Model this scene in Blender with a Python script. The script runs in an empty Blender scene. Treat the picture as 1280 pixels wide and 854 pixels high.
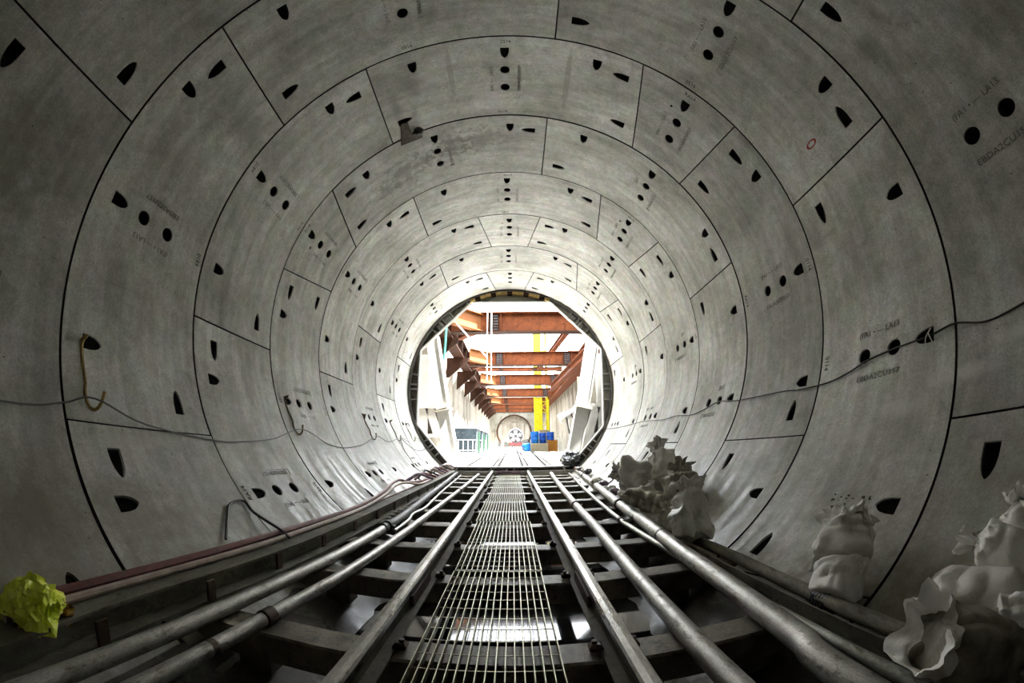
import bpy, math, random
import numpy as np
from mathutils import Vector, Matrix, noise
random.seed(7)
sc = bpy.context.scene
C = sc.collection
PI = math.pi
D2R = PI / 180.0

# ------------------------------------------------------------------ camera
R = 2.75                       # inner radius of the tunnel
CAMX, CAMZ = 0.042, -1.453
cd = bpy.data.cameras.new('camera')
cam = bpy.data.objects.new('camera', cd)
C.objects.link(cam)
cd.type = 'PANO'               # the photograph was taken with a wide fisheye-like lens
cd.sensor_fit = 'HORIZONTAL'
cd.sensor_width = 36.0
cd.sensor_height = 36.0 * 854 / 1280
cd.clip_start = 0.02
cd.clip_end = 400
F_PX, K3 = 482.6666, -0.0685
s = 1280 / 36.0
cy = cd
cy.panorama_type = 'FISHEYE_LENS_POLYNOMIAL'
cy.fisheye_fov = 3.1
cy.fisheye_polynomial_k0 = 0.0
cy.fisheye_polynomial_k1 = -s / F_PX
cy.fisheye_polynomial_k2 = 0.0
cy.fisheye_polynomial_k3 = -K3 * s ** 3 / (F_PX * 600.0 ** 2)
cy.fisheye_polynomial_k4 = 0.0
_p, _y, _r = 0.2614, -0.0011, 0.0082


def _rot(p, y, r):
    cx, sx, c2, s2, cr, sr = math.cos(p), math.sin(p), math.cos(y), math.sin(y), math.cos(r), math.sin(r)
    Rx = np.array([[1, 0, 0], [0, cx, -sx], [0, sx, cx]])
    Ry = np.array([[c2, 0, s2], [0, 1, 0], [-s2, 0, c2]])
    Rz = np.array([[cr, -sr, 0], [sr, cr, 0], [0, 0, 1]])
    return Rz @ Rx @ Ry


M = _rot(_p, _y, _r)
rt = Vector((M[0, 0], M[0, 2], M[0, 1]))
up = Vector((M[1, 0], M[1, 2], M[1, 1]))
fw = Vector((M[2, 0], M[2, 2], M[2, 1]))
mw = Matrix.Identity(4)
for i in range(3):
    mw[i][0], mw[i][1], mw[i][2] = rt[i], up[i], -fw[i]
mw[0][3], mw[1][3], mw[2][3] = CAMX, 0.0, CAMZ
cam.matrix_world = mw
sc.camera = cam

# ------------------------------------------------------------------ light
w = bpy.data.worlds.new('sky')
sc.world = w
w.use_nodes = True
bg = w.node_tree.nodes['Background']
bg.inputs[0].default_value = (0.90, 0.95, 1.0, 1)
bg.inputs[1].default_value = 18.0
sun = bpy.data.lights.new('sun', 'SUN')
sun.energy = 125.0
sun.angle = 0.05
sun.color = (1.0, 0.97, 0.92)
so = bpy.data.objects.new('sun', sun)
C.objects.link(so)
so.rotation_euler = Vector((0.38, -0.03, 1.0)).to_track_quat('Z', 'Y').to_euler()
so.location = (20, 10, 30)
vs = sc.view_settings
vs.view_transform = 'Standard'
vs.look = 'None'
vs.gamma = 1.0
vs.use_curve_mapping = False
vs.exposure = 0.50
sc.cycles.use_denoising = True
sc.cycles.adaptive_threshold = 0.025
sc.cycles.max_bounces = 11
sc.cycles.diffuse_bounces = 9
sc.cycles.glossy_bounces = 6
sc.cycles.sample_clamp_indirect = 12.0
sc.cycles.caustics_reflective = False
sc.cycles.caustics_refractive = False


# ------------------------------------------------------------------ materials
def new_mat(name):
    m = bpy.data.materials.new(name)
    m.use_nodes = True
    nt = m.node_tree
    return m, nt, nt.nodes['Principled BSDF']


def nd(nt, t, **kw):
    n = nt.nodes.new(t)
    for k, v in kw.items():
        setattr(n, k, v)
    return n


def ramp(nt, fac, stops):
    r = nd(nt, 'ShaderNodeValToRGB')
    els = r.color_ramp.elements
    while len(els) < len(stops):
        els.new(0.5)
    for e, (p, c) in zip(els, stops):
        e.position = p
        e.color = (c[0], c[1], c[2], 1) if len(c) == 3 else c
    nt.links.new(fac, r.inputs[0])
    return r.outputs[0]


def mix(nt, fac, a, b, mode='MIX'):
    n = nd(nt, 'ShaderNodeMix', data_type='RGBA', blend_type=mode)
    for sock, v in ((n.inputs[0], fac), (n.inputs[6], a), (n.inputs[7], b)):
        if hasattr(v, 'links'):
            nt.links.new(v, sock)
        elif isinstance(v, (int, float)):
            sock.default_value = v
        else:
            sock.default_value = (v[0], v[1], v[2], 1)
    return n.outputs[2]


def tex_noise(nt, vec, scale, detail=6, rough=0.55, dist=0.0):
    n = nd(nt, 'ShaderNodeTexNoise')
    n.inputs['Scale'].default_value = scale
    n.inputs['Detail'].default_value = detail
    n.inputs['Roughness'].default_value = rough
    n.inputs['Distortion'].default_value = dist
    if vec is not None:
        nt.links.new(vec, n.inputs['Vector'])
    return n.outputs['Fac']


def mapping(nt, vec, scale=(1, 1, 1), loc=(0, 0, 0)):
    n = nd(nt, 'ShaderNodeMapping')
    n.inputs['Scale'].default_value = scale
    n.inputs['Location'].default_value = loc
    nt.links.new(vec, n.inputs['Vector'])
    return n.outputs[0]


def bump(nt, b, h, strength=0.3, dist=0.01):
    n = nd(nt, 'ShaderNodeBump')
    n.inputs['Strength'].default_value = strength
    n.inputs['Distance'].default_value = dist
    nt.links.new(h, n.inputs['Height'])
    nt.links.new(n.outputs[0], b.inputs['Normal'])


def speckled(name, c1, c2, rough=0.6, metal=0.0, scale=6.0, c3=None, bs=0.25, spec=0.5, stretch=(1, 1, 1), rr=0.12, lo=0.35, hi=0.65, fine=0.25):
    """base colour from broad noise between c1 and c2, blots of c3, fine grain and relief"""
    m, nt, b = new_mat(name)
    co = nd(nt, 'ShaderNodeTexCoord').outputs['Object']
    co = mapping(nt, co, stretch)
    n1 = tex_noise(nt, co, scale, 8, 0.62)
    col = ramp(nt, n1, [(lo, c1), (hi, c2)])
    if c3 is not None:
        n2 = tex_noise(nt, co, scale * 2.7, 8, 0.7, 0.4)
        msk = ramp(nt, n2, [(0.52, (0, 0, 0)), (0.66, (1, 1, 1))])
        col = mix(nt, msk, col, c3)
    n3 = tex_noise(nt, co, scale * 22, 4, 0.6)
    g = ramp(nt, n3, [(0.3, (1 - fine,) * 3), (0.7, (1 + fine,) * 3)])
    col = mix(nt, 1.0, col, g, 'MULTIPLY')
    nt.links.new(col, b.inputs['Base Color'])
    rv = nd(nt, 'ShaderNodeMapRange')
    rv.inputs['From Min'].default_value = 0.3
    rv.inputs['From Max'].default_value = 0.7
    rv.inputs['To Min'].default_value = max(0.02, rough - rr)
    rv.inputs['To Max'].default_value = min(1.0, rough + rr)
    nt.links.new(n1, rv.inputs['Value'])
    nt.links.new(rv.outputs[0], b.inputs['Roughness'])
    b.inputs['Metallic'].default_value = metal
    b.inputs['Specular IOR Level'].default_value = spec
    if bs:
        bump(nt, b, n3, bs, 0.004)
    return m


def plain(name, c, rough=0.5, metal=0.0, spec=0.5):
    m, nt, b = new_mat(name)
    b.inputs['Base Color'].default_value = (c[0], c[1], c[2], 1)
    b.inputs['Roughness'].default_value = rough
    b.inputs['Metallic'].default_value = metal
    b.inputs['Specular IOR Level'].default_value = spec
    return m


def concrete_lining():
    m, nt, b = new_mat('lining_concrete')
    tc = nd(nt, 'ShaderNodeTexCoord')
    oi = nd(nt, 'ShaderNodeObjectInfo')
    off = nd(nt, 'ShaderNodeVectorMath', operation='SCALE')
    cmb = nd(nt, 'ShaderNodeCombineXYZ')
    for k in range(3):
        nt.links.new(oi.outputs['Random'], cmb.inputs[k])
    nt.links.new(cmb.outputs[0], off.inputs[0])
    off.inputs['Scale'].default_value = 37.0
    add = nd(nt, 'ShaderNodeVectorMath', operation='ADD')
    nt.links.new(tc.outputs['Object'], add.inputs[0])
    nt.links.new(off.outputs[0], add.inputs[1])
    v = add.outputs[0]
    n1 = tex_noise(nt, v, 1.1, 9, 0.62, 0.3)
    col = ramp(nt, n1, [(0.28, (0.31, 0.312, 0.275)), (0.43, (0.475, 0.48, 0.445)), (0.58, (0.61, 0.615, 0.585)), (0.74, (0.72, 0.725, 0.705))])
    # trowel and run marks stretched down the segment
    st = tex_noise(nt, mapping(nt, v, (0.5, 5.0, 0.5)), 1.6, 7, 0.65, 0.2)
    stm = ramp(nt, st, [(0.36, (0.80, 0.80, 0.78)), (0.62, (1.12, 1.12, 1.12))])
    col = mix(nt, 1.0, col, stm, 'MULTIPLY')
    # blotchy dark water stains
    n2 = tex_noise(nt, v, 2.6, 9, 0.72, 0.8)
    dk = ramp(nt, n2, [(0.56, (0, 0, 0)), (0.72, (1, 1, 1))])
    col = mix(nt, mix(nt, 0.55, (0, 0, 0), dk, 'MIX'), col, (0.24, 0.235, 0.21))
    # pale lime bloom
    n4 = tex_noise(nt, v, 0.8, 8, 0.7, 1.2)
    pl = ramp(nt, n4, [(0.60, (0, 0, 0)), (0.70, (0.5, 0.5, 0.5))])
    col = mix(nt, pl, col, (0.78, 0.78, 0.76))
    # a slightly different cast for each segment
    var = nd(nt, 'ShaderNodeMapRange')
    var.inputs['To Min'].default_value = 0.84
    var.inputs['To Max'].default_value = 1.14
    nt.links.new(oi.outputs['Random'], var.inputs['Value'])
    vc = nd(nt, 'ShaderNodeCombineColor')
    for k in range(3):
        nt.links.new(var.outputs[0], vc.inputs[k])
    col = mix(nt, 1.0, col, vc.outputs[0], 'MULTIPLY')
    n3 = tex_noise(nt, v, 70, 5, 0.75)
    g = ramp(nt, n3, [(0.3, (0.70, 0.70, 0.70)), (0.7, (1.26, 1.26, 1.26))])
    col = mix(nt, 1.0, col, g, 'MULTIPLY')
    n6 = tex_noise(nt, v, 11, 6, 0.7, 0.4)
    g = ramp(nt, n6, [(0.3, (0.80, 0.80, 0.77)), (0.7, (1.16, 1.16, 1.18))])
    col = mix(nt, 1.0, col, g, 'MULTIPLY')
    # faint green and violet casts of the damp cement
    cn = nd(nt, 'ShaderNodeTexNoise')
    cn.inputs['Scale'].default_value = 5.0
    cn.inputs['Detail'].default_value = 6
    nt.links.new(v, cn.inputs['Vector'])
    cc_ = mix(nt, 0.22, (1, 1, 1), cn.outputs['Color'])
    col = mix(nt, 1.0, col, cc_, 'MULTIPLY')
    col = mix(nt, 1.0, col, (1.20, 1.20, 1.22), 'MULTIPLY')
    # stains and pale patches that sit at known places: angle round the axis and distance along it
    sx = nd(nt, 'ShaderNodeSeparateXYZ')
    nt.links.new(tc.outputs['Object'], sx.inputs[0])
    at = nd(nt, 'ShaderNodeMath', operation='ARCTAN2')
    nt.links.new(sx.outputs['X'], at.inputs[0])
    nt.links.new(sx.outputs['Z'], at.inputs[1])
    ns = tex_noise(nt, tc.outputs['Object'], 3.4, 9, 0.72, 1.0)
    nf = tex_noise(nt, tc.outputs['Object'], 9.0, 8, 0.75, 0.6)

    def M_(op, a, b_):
        q = nd(nt, 'ShaderNodeMath', operation=op)
        for i_, x_ in enumerate((a, b_)):
            if hasattr(x_, 'links'):
                nt.links.new(x_, q.inputs[i_])
            else:
                q.inputs[i_].default_value = x_
        return q.outputs[0]

    def blob(ang, y, ra, ry_, amt, soft=0.5, colr=(0.15, 0.145, 0.13), n_=ns, wob=1.0):
        da = M_('MULTIPLY', M_('SUBTRACT', at.outputs[0], ang * D2R), 1.0 / (ra * D2R))
        dy = M_('MULTIPLY', M_('SUBTRACT', sx.outputs['Y'], y), 1.0 / ry_)
        d2 = M_('ADD', M_('MULTIPLY', da, da), M_('MULTIPLY', dy, dy))
        d2 = M_('ADD', M_('SQRT', d2, 0.0), M_('MULTIPLY', M_('SUBTRACT', n_, 0.5), -3.2 * wob))
        mr = nd(nt, 'ShaderNodeMapRange', interpolation_type='SMOOTHSTEP')
        mr.inputs['From Min'].default_value = 1.0
        mr.inputs['From Max'].default_value = 1.0 - soft
        mr.inputs['To Min'].default_value = 0.0
        mr.inputs['To Max'].default_value = amt
        nt.links.new(d2, mr.inputs['Value'])
        return mix(nt, mr.outputs[0], col, colr)
    for (a_, y_, ra_, ry_, amt_, so_, c_, n_, wb_) in (
            (-17, 4.25, 8, 0.42, 0.7, 0.9, (0.15, 0.145, 0.125), nf, 1.3), (-33, 4.45, 13, 0.35, 0.6, 0.8, (0.17, 0.165, 0.14), nf, 1.5), (-8, 4.2, 8, 0.3, 0.5, 0.7, (0.19, 0.18, 0.155), nf, 1.5),
            (-29.6, 3.25, 2.2, 0.32, 0.6, 0.9, (0.20, 0.195, 0.17), nf, 0.3), (-24, 3.0, 3.5, 0.3, 0.4, 0.9, (0.26, 0.25, 0.22), nf, 0.5),
            (-14.0, 2.98, 0.85, 0.42, 0.40, 0.3, (0.30, 0.285, 0.25), nf, 0.25), (15.6, 3.12, 0.9, 0.55, 0.45, 0.3, (0.27, 0.26, 0.23), nf, 0.25),
            (-74, 6.9, 7, 0.35, 0.55, 0.9, (0.26, 0.25, 0.22), ns, 0.6), (-79, 7.6, 6, 0.3, 0.5, 0.9, (0.27, 0.26, 0.23), ns, 0.6), (-63, 2.2, 5, 0.6, 0.45, 0.9, (0.24, 0.235, 0.21), ns, 0.7),
            (-95, 0.55, 16, 0.5, 0.6, 0.9, (0.20, 0.19, 0.14), ns, 0.8), (70, 1.0, 4, 0.15, 0.6, 0.9, (0.20, 0.195, 0.18), ns, 0.5), (-134, 0.95, 5, 0.1, 0.55, 0.5, (0.17, 0.155, 0.12), nf, 0.9),
            (-128, 3.1, 10, 0.3, 0.35, 0.9, (0.25, 0.24, 0.20), ns, 0.9), (-136, 1.5, 7, 0.45, 0.5, 0.8, (0.22, 0.205, 0.16), nf, 0.9), (100, 2.9, 9, 0.35, 0.35, 0.8, (0.28, 0.27, 0.24), ns, 0.9),
            (115.5, 0.80, 1.5, 0.35, 0.6, 0.9, (0.84, 0.84, 0.80), nf, 0.4), (118.6, 1.25, 1.7, 0.32, 0.65, 0.9, (0.84, 0.84, 0.80), nf, 0.4), (121.5, 1.65, 1.8, 0.32, 0.6, 0.9, (0.84, 0.84, 0.80), nf, 0.4), (124.5, 2.05, 2.2, 0.32, 0.5, 0.9, (0.82, 0.82, 0.79), nf, 0.4), (82, 1.8, 3, 0.3, 0.5, 0.9, (0.78, 0.78, 0.76), nf, 0.7), (-125.5, 1.75, 1.2, 0.6, 0.4, 0.9, (0.70, 0.70, 0.66), nf, 0.5)):  # pale patches, some in a slanting band on the right wall
        col = blob(a_, y_, ra_, ry_, amt_, so_, c_, n_, wb_)
    # little air holes
    vo = nd(nt, 'ShaderNodeTexVoronoi')
    vo.inputs['Scale'].default_value = 9.0
    nt.links.new(v, vo.inputs['Vector'])
    pit = ramp(nt, vo.outputs['Distance'], [(0.035, (1, 1, 1)), (0.06, (0, 0, 0))])
    col = mix(nt, pit, col, (0.06, 0.06, 0.055))
    # splashed mud low down on the walls, where the works run past
    sep = nd(nt, 'ShaderNodeSeparateXYZ')
    nt.links.new(tc.outputs['Object'], sep.inputs[0])
    lo = nd(nt, 'ShaderNodeMapRange')
    lo.inputs['From Min'].default_value = -1.2
    lo.inputs['From Max'].default_value = -2.2
    nt.links.new(sep.outputs['Z'], lo.inputs['Value'])
    n5 = tex_noise(nt, v, 3.2, 8, 0.7)
    mm = nd(nt, 'ShaderNodeMath', operation='MULTIPLY')
    nt.links.new(lo.outputs[0], mm.inputs[0])
    n5r = ramp(nt, n5, [(0.30, (0.25, 0.25, 0.25)), (0.62, (0.95, 0.95, 0.95))])
    nt.links.new(n5r, mm.inputs[1])
    col = mix(nt, mm.outputs[0], col, (0.205, 0.185, 0.13))
    nt.links.new(col, b.inputs['Base Color'])
    # the low wall is damp: smoother
    rr = nd(nt, 'ShaderNodeMapRange')
    rr.inputs['To Min'].default_value = 0.72
    rr.inputs['To Max'].default_value = 0.30
    rm = nd(nt, 'ShaderNodeMath', operation='MULTIPLY')
    wet = ramp(nt, tex_noise(nt, mapping(nt, v, (0.6, 6.0, 0.6)), 1.3, 6, 0.6), [(0.42, (0, 0, 0)), (0.60, (1, 1, 1))])
    nt.links.new(lo.outputs[0], rm.inputs[0])
    nt.links.new(wet, rm.inputs[1])
    nt.links.new(rm.outputs[0], rr.inputs['Value'])
    nt.links.new(rr.outputs[0], b.inputs['Roughness'])
    bump(nt, b, n3, 0.25, 0.004)
    return m


MAT = {
    'lining': concrete_lining(),
    'pocket': plain('black_fittings_and_pocket_shade', (0.022, 0.022, 0.022), 0.8, 0, 0.2),  # black plastic in sockets; in bolt pockets the shade is painted black
    'gasket': plain('black_shell', (0.01, 0.01, 0.01), 0.9, 0, 0.1),
    'stencil': plain('stencil_ink', (0.045, 0.045, 0.042), 0.8),
    'stamp': plain('stamped_concrete', (0.17, 0.165, 0.145), 0.8),
    'redpaint': plain('red_paint', (0.35, 0.03, 0.02), 0.6),
    'rail': speckled('rail_steel', (0.20, 0.195, 0.18), (0.38, 0.37, 0.35), 0.34, 0.85, 5, (0.09, 0.075, 0.05), 0.2, stretch=(1, 0.25, 1)),
    'railside': speckled('rail_dirt', (0.05, 0.045, 0.03), (0.13, 0.12, 0.085), 0.8, 0.1, 7, (0.05, 0.045, 0.03)),
    'galv': speckled('galvanised_pipe', (0.26, 0.255, 0.235), (0.50, 0.49, 0.455), 0.44, 0.62, 9, (0.12, 0.11, 0.085), 0.35, stretch=(1, 0.4, 1)),
    'galvgreen': speckled('old_galvanised_pipe', (0.24, 0.25, 0.22), (0.42, 0.43, 0.38), 0.42, 0.6, 8, (0.13, 0.125, 0.09), 0.25, stretch=(1, 0.4, 1)),
    'invert_dark': speckled('invert_dark_layer', (0.030, 0.027, 0.02), (0.075, 0.07, 0.055), 0.42, 0, 3, (0.14, 0.135, 0.12), 0.4, rr=0.22),
    'mudpipe': speckled('muddy_pipe', (0.11, 0.105, 0.075), (0.24, 0.23, 0.18), 0.75, 0.0, 7, (0.07, 0.065, 0.04), 0.4, stretch=(1, 0.4, 1)),
    'muddy': speckled('muddy_steel', (0.055, 0.052, 0.034), (0.19, 0.185, 0.14), 0.7, 0.0, 6, (0.05, 0.048, 0.03), 0.5, stretch=(1, 0.5, 1)),
    'blackrubber': speckled('black_rubber', (0.02, 0.02, 0.02), (0.05, 0.05, 0.048), 0.55, 0, 12),
    'clamp': speckled('rusty_clamp', (0.03, 0.022, 0.016), (0.09, 0.055, 0.03), 0.6, 0.4, 20),
    'sleeper': speckled('sleeper_grime', (0.065, 0.055, 0.036), (0.27, 0.245, 0.185), 0.6, 0.0, 5, (0.06, 0.05, 0.032), 0.5, lo=0.3, hi=0.65),
    'grating': speckled('grating_steel', (0.20, 0.195, 0.12), (0.42, 0.41, 0.30), 0.42, 0.6, 9, (0.12, 0.11, 0.05)),
    'hosered': speckled('red_hose', (0.10, 0.028, 0.026), (0.20, 0.065, 0.058), 0.5, 0, 10, (0.10, 0.075, 0.05)),
    'hosepurple': speckled('purple_hose', (0.14, 0.09, 0.13), (0.28, 0.20, 0.26), 0.5, 0, 10),
    'hosepale': speckled('pale_hose', (0.30, 0.22, 0.18), (0.45, 0.36, 0.30), 0.5, 0, 10),
    'cable': plain('grey_cable', (0.16, 0.16, 0.15), 0.5),
    'cableblack': plain('black_cable', (0.02, 0.02, 0.02), 0.5),
    'hook': speckled('hook_bar', (0.09, 0.07, 0.04), (0.25, 0.20, 0.11), 0.5, 0.5, 14),
    'hookbrass': speckled('brassy_bar', (0.28, 0.18, 0.05), (0.42, 0.30, 0.10), 0.45, 0.3, 14),
    'water': plain('puddle_water', (0.02, 0.021, 0.02), 0.06, 0, 0.6),
    'slab': speckled('slab_concrete', (0.26, 0.252, 0.235), (0.36, 0.35, 0.33), 0.55, 0, 0.5, None, 0.2, rr=0.3, fine=0.1, spec=0.1),
    'puddle': plain('wet_slab', (0.014, 0.024, 0.029), 0.38, 0, 0.35),  # blue of the reflected sky put into the base colour
    'slot': plain('slot_shade', (0.008, 0.008, 0.008), 0.9, 0, 0.0),
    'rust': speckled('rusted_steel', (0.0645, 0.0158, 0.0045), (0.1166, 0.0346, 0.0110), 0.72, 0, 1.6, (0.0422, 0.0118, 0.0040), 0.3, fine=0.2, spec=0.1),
    'rustlit': speckled('sunlit_rust_steel', (0.1307, 0.0488, 0.0163), (0.1694, 0.0684, 0.0247), 0.7, 0, 2.0, None, 0.3, spec=0.1),
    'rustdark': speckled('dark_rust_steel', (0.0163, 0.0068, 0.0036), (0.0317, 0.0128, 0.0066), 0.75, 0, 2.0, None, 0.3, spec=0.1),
    'white': speckled('white_painted_steel', (0.30, 0.30, 0.285), (0.40, 0.40, 0.385), 0.42, 0, 2.0, None, 0.1, fine=0.05, spec=0.2),
    'cream': speckled('cream_painted_steel', (0.300, 0.282, 0.228), (0.396, 0.378, 0.318), 0.5, 0, 2.0, None, 0.1, fine=0.08),
    'webbrown': speckled('frame_web_steel', (0.09, 0.075, 0.06), (0.18, 0.16, 0.13), 0.6, 0, 3.0, (0.05, 0.04, 0.03), 0.2, spec=0.1),
    'webgrey': speckled('frame_web_grey', (0.24, 0.235, 0.20), (0.36, 0.35, 0.30), 0.6, 0, 3.0, None, 0.2, spec=0.1),
    'pile': speckled('pile_concrete', (0.1400, 0.1232, 0.0980), (0.2660, 0.2450, 0.2100), 0.8, 0, 0.8, (0.0980, 0.0798, 0.0588), 0.4, stretch=(1, 1, 0.16), spec=0.1),
    'piledark': speckled('dark_pile_concrete', (0.0525, 0.0405, 0.0300), (0.1125, 0.0930, 0.0720), 0.85, 0, 0.8, (0.0375, 0.0285, 0.0195), 0.4, stretch=(1, 1, 0.16), spec=0.1),
    'bulkhead': speckled('bulkhead_concrete', (0.12, 0.112, 0.09), (0.20, 0.19, 0.16), 0.8, 0, 0.6, (0.08, 0.07, 0.055), 0.4, stretch=(1, 1, 0.4), spec=0.1),
    'yellow': speckled('yellow_paint', (0.2046, 0.1716, 0.0030), (0.2640, 0.2310, 0.0060), 0.45, 0, 1.5, (0.1584, 0.1188, 0.0030), 0.1, fine=0.06, spec=0.1),
    'blue': speckled('blue_plastic', (0.004, 0.039, 0.150), (0.009, 0.075, 0.204), 0.4, 0, 2.0, None, 0.1, fine=0.08, spec=0.1),
    'bluedark': speckled('deep_blue_plastic', (0.003, 0.018, 0.102), (0.006, 0.033, 0.144), 0.4, 0, 2.0, None, 0.1, fine=0.08, spec=0.1),
    'skip': speckled('blue_grey_skip', (0.016, 0.025, 0.032), (0.036, 0.050, 0.061), 0.5, 0, 2.0, (0.058, 0.068, 0.076), 0.2, spec=0.1),
    'green': plain('green_paint', (0.012, 0.054, 0.030), 0.5),
    'teal': plain('teal_hose', (0.012, 0.132, 0.114), 0.5),
    'timber': speckled('pale_timber', (0.113, 0.092, 0.054), (0.162, 0.140, 0.097), 0.7, 0, 4, None, 0.2, stretch=(1, 1, 6), spec=0.1),
    'orange': plain('orange_box', (0.126, 0.051, 0.006), 0.5, 0, 0.1),
    'redpaint2': speckled('red_machine_paint', (0.072, 0.004, 0.005), (0.130, 0.007, 0.011), 0.45, 0, 3),
    'dark': speckled('dark_machine', (0.012, 0.014, 0.016), (0.05, 0.055, 0.06), 0.4, 0.3, 4),
    'pale': plain('pale_metal', (0.360, 0.372, 0.384), 0.35, 0.2),
    'rope': plain('white_rope', (0.75, 0.74, 0.70), 0.7),
    'blackbag': speckled('black_plastic_sheet', (0.012, 0.013, 0.015), (0.035, 0.037, 0.04), 0.28, 0, 8),
    'hivis': speckled('yellow_plastic', (0.72, 0.80, 0.05), (0.88, 0.94, 0.14), 0.38, 0, 7, None, 0.2, fine=0.06),
    'hivisorange': plain('orange_trim', (0.40, 0.22, 0.02), 0.5),
    'silver': plain('reflective_tape', (0.42, 0.62, 0.25), 0.3, 0.2),
}


def sack_mat(name, c1, c2, dirt, lo, hi):
    m, nt, b = new_mat(name)
    co = nd(nt, 'ShaderNodeTexCoord').outputs['Object']
    n1 = tex_noise(nt, co, 7, 8, 0.6)
    col = ramp(nt, n1, [(0.3, c1), (0.7, c2)])
    n2 = tex_noise(nt, co, 4.5, 8, 0.7, 0.5)
    msk = ramp(nt, n2, [(lo, (0, 0, 0)), (hi, (1, 1, 1))])
    col = mix(nt, msk, col, dirt)
    wv = nd(nt, 'ShaderNodeTexWave', wave_type='BANDS')
    wv.inputs['Scale'].default_value = 130
    wv.inputs['Distortion'].default_value = 1.5
    nt.links.new(co, wv.inputs['Vector'])
    g = ramp(nt, wv.outputs['Fac'], [(0, (0.93, 0.93, 0.93)), (1, (1.05, 1.05, 1.05))])
    col = mix(nt, 1.0, col, g, 'MULTIPLY')
    nt.links.new(col, b.inputs['Base Color'])
    b.inputs['Roughness'].default_value = 0.58
    wr = tex_noise(nt, co, 22, 6, 0.6, 0.6)
    bump(nt, b, wr, 0.4, 0.012)
    return m


MAT['sackwhite'] = sack_mat('white_woven_sack', (0.76, 0.745, 0.72), (0.90, 0.885, 0.86), (0.45, 0.41, 0.33), 0.58, 0.76)
MAT['sackgrey'] = sack_mat('dusty_woven_sack', (0.62, 0.605, 0.56), (0.84, 0.82, 0.78), (0.36, 0.33, 0.26), 0.54, 0.74)
MAT['sackmud'] = sack_mat('muddy_woven_sack', (0.36, 0.34, 0.27), (0.58, 0.55, 0.46), (0.20, 0.18, 0.12), 0.50, 0.70)
MAT['sackdark'] = sack_mat('dark_sack_and_mouth_shade', (0.17, 0.16, 0.12), (0.32, 0.30, 0.24), (0.09, 0.08, 0.05), 0.46, 0.64)


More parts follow.
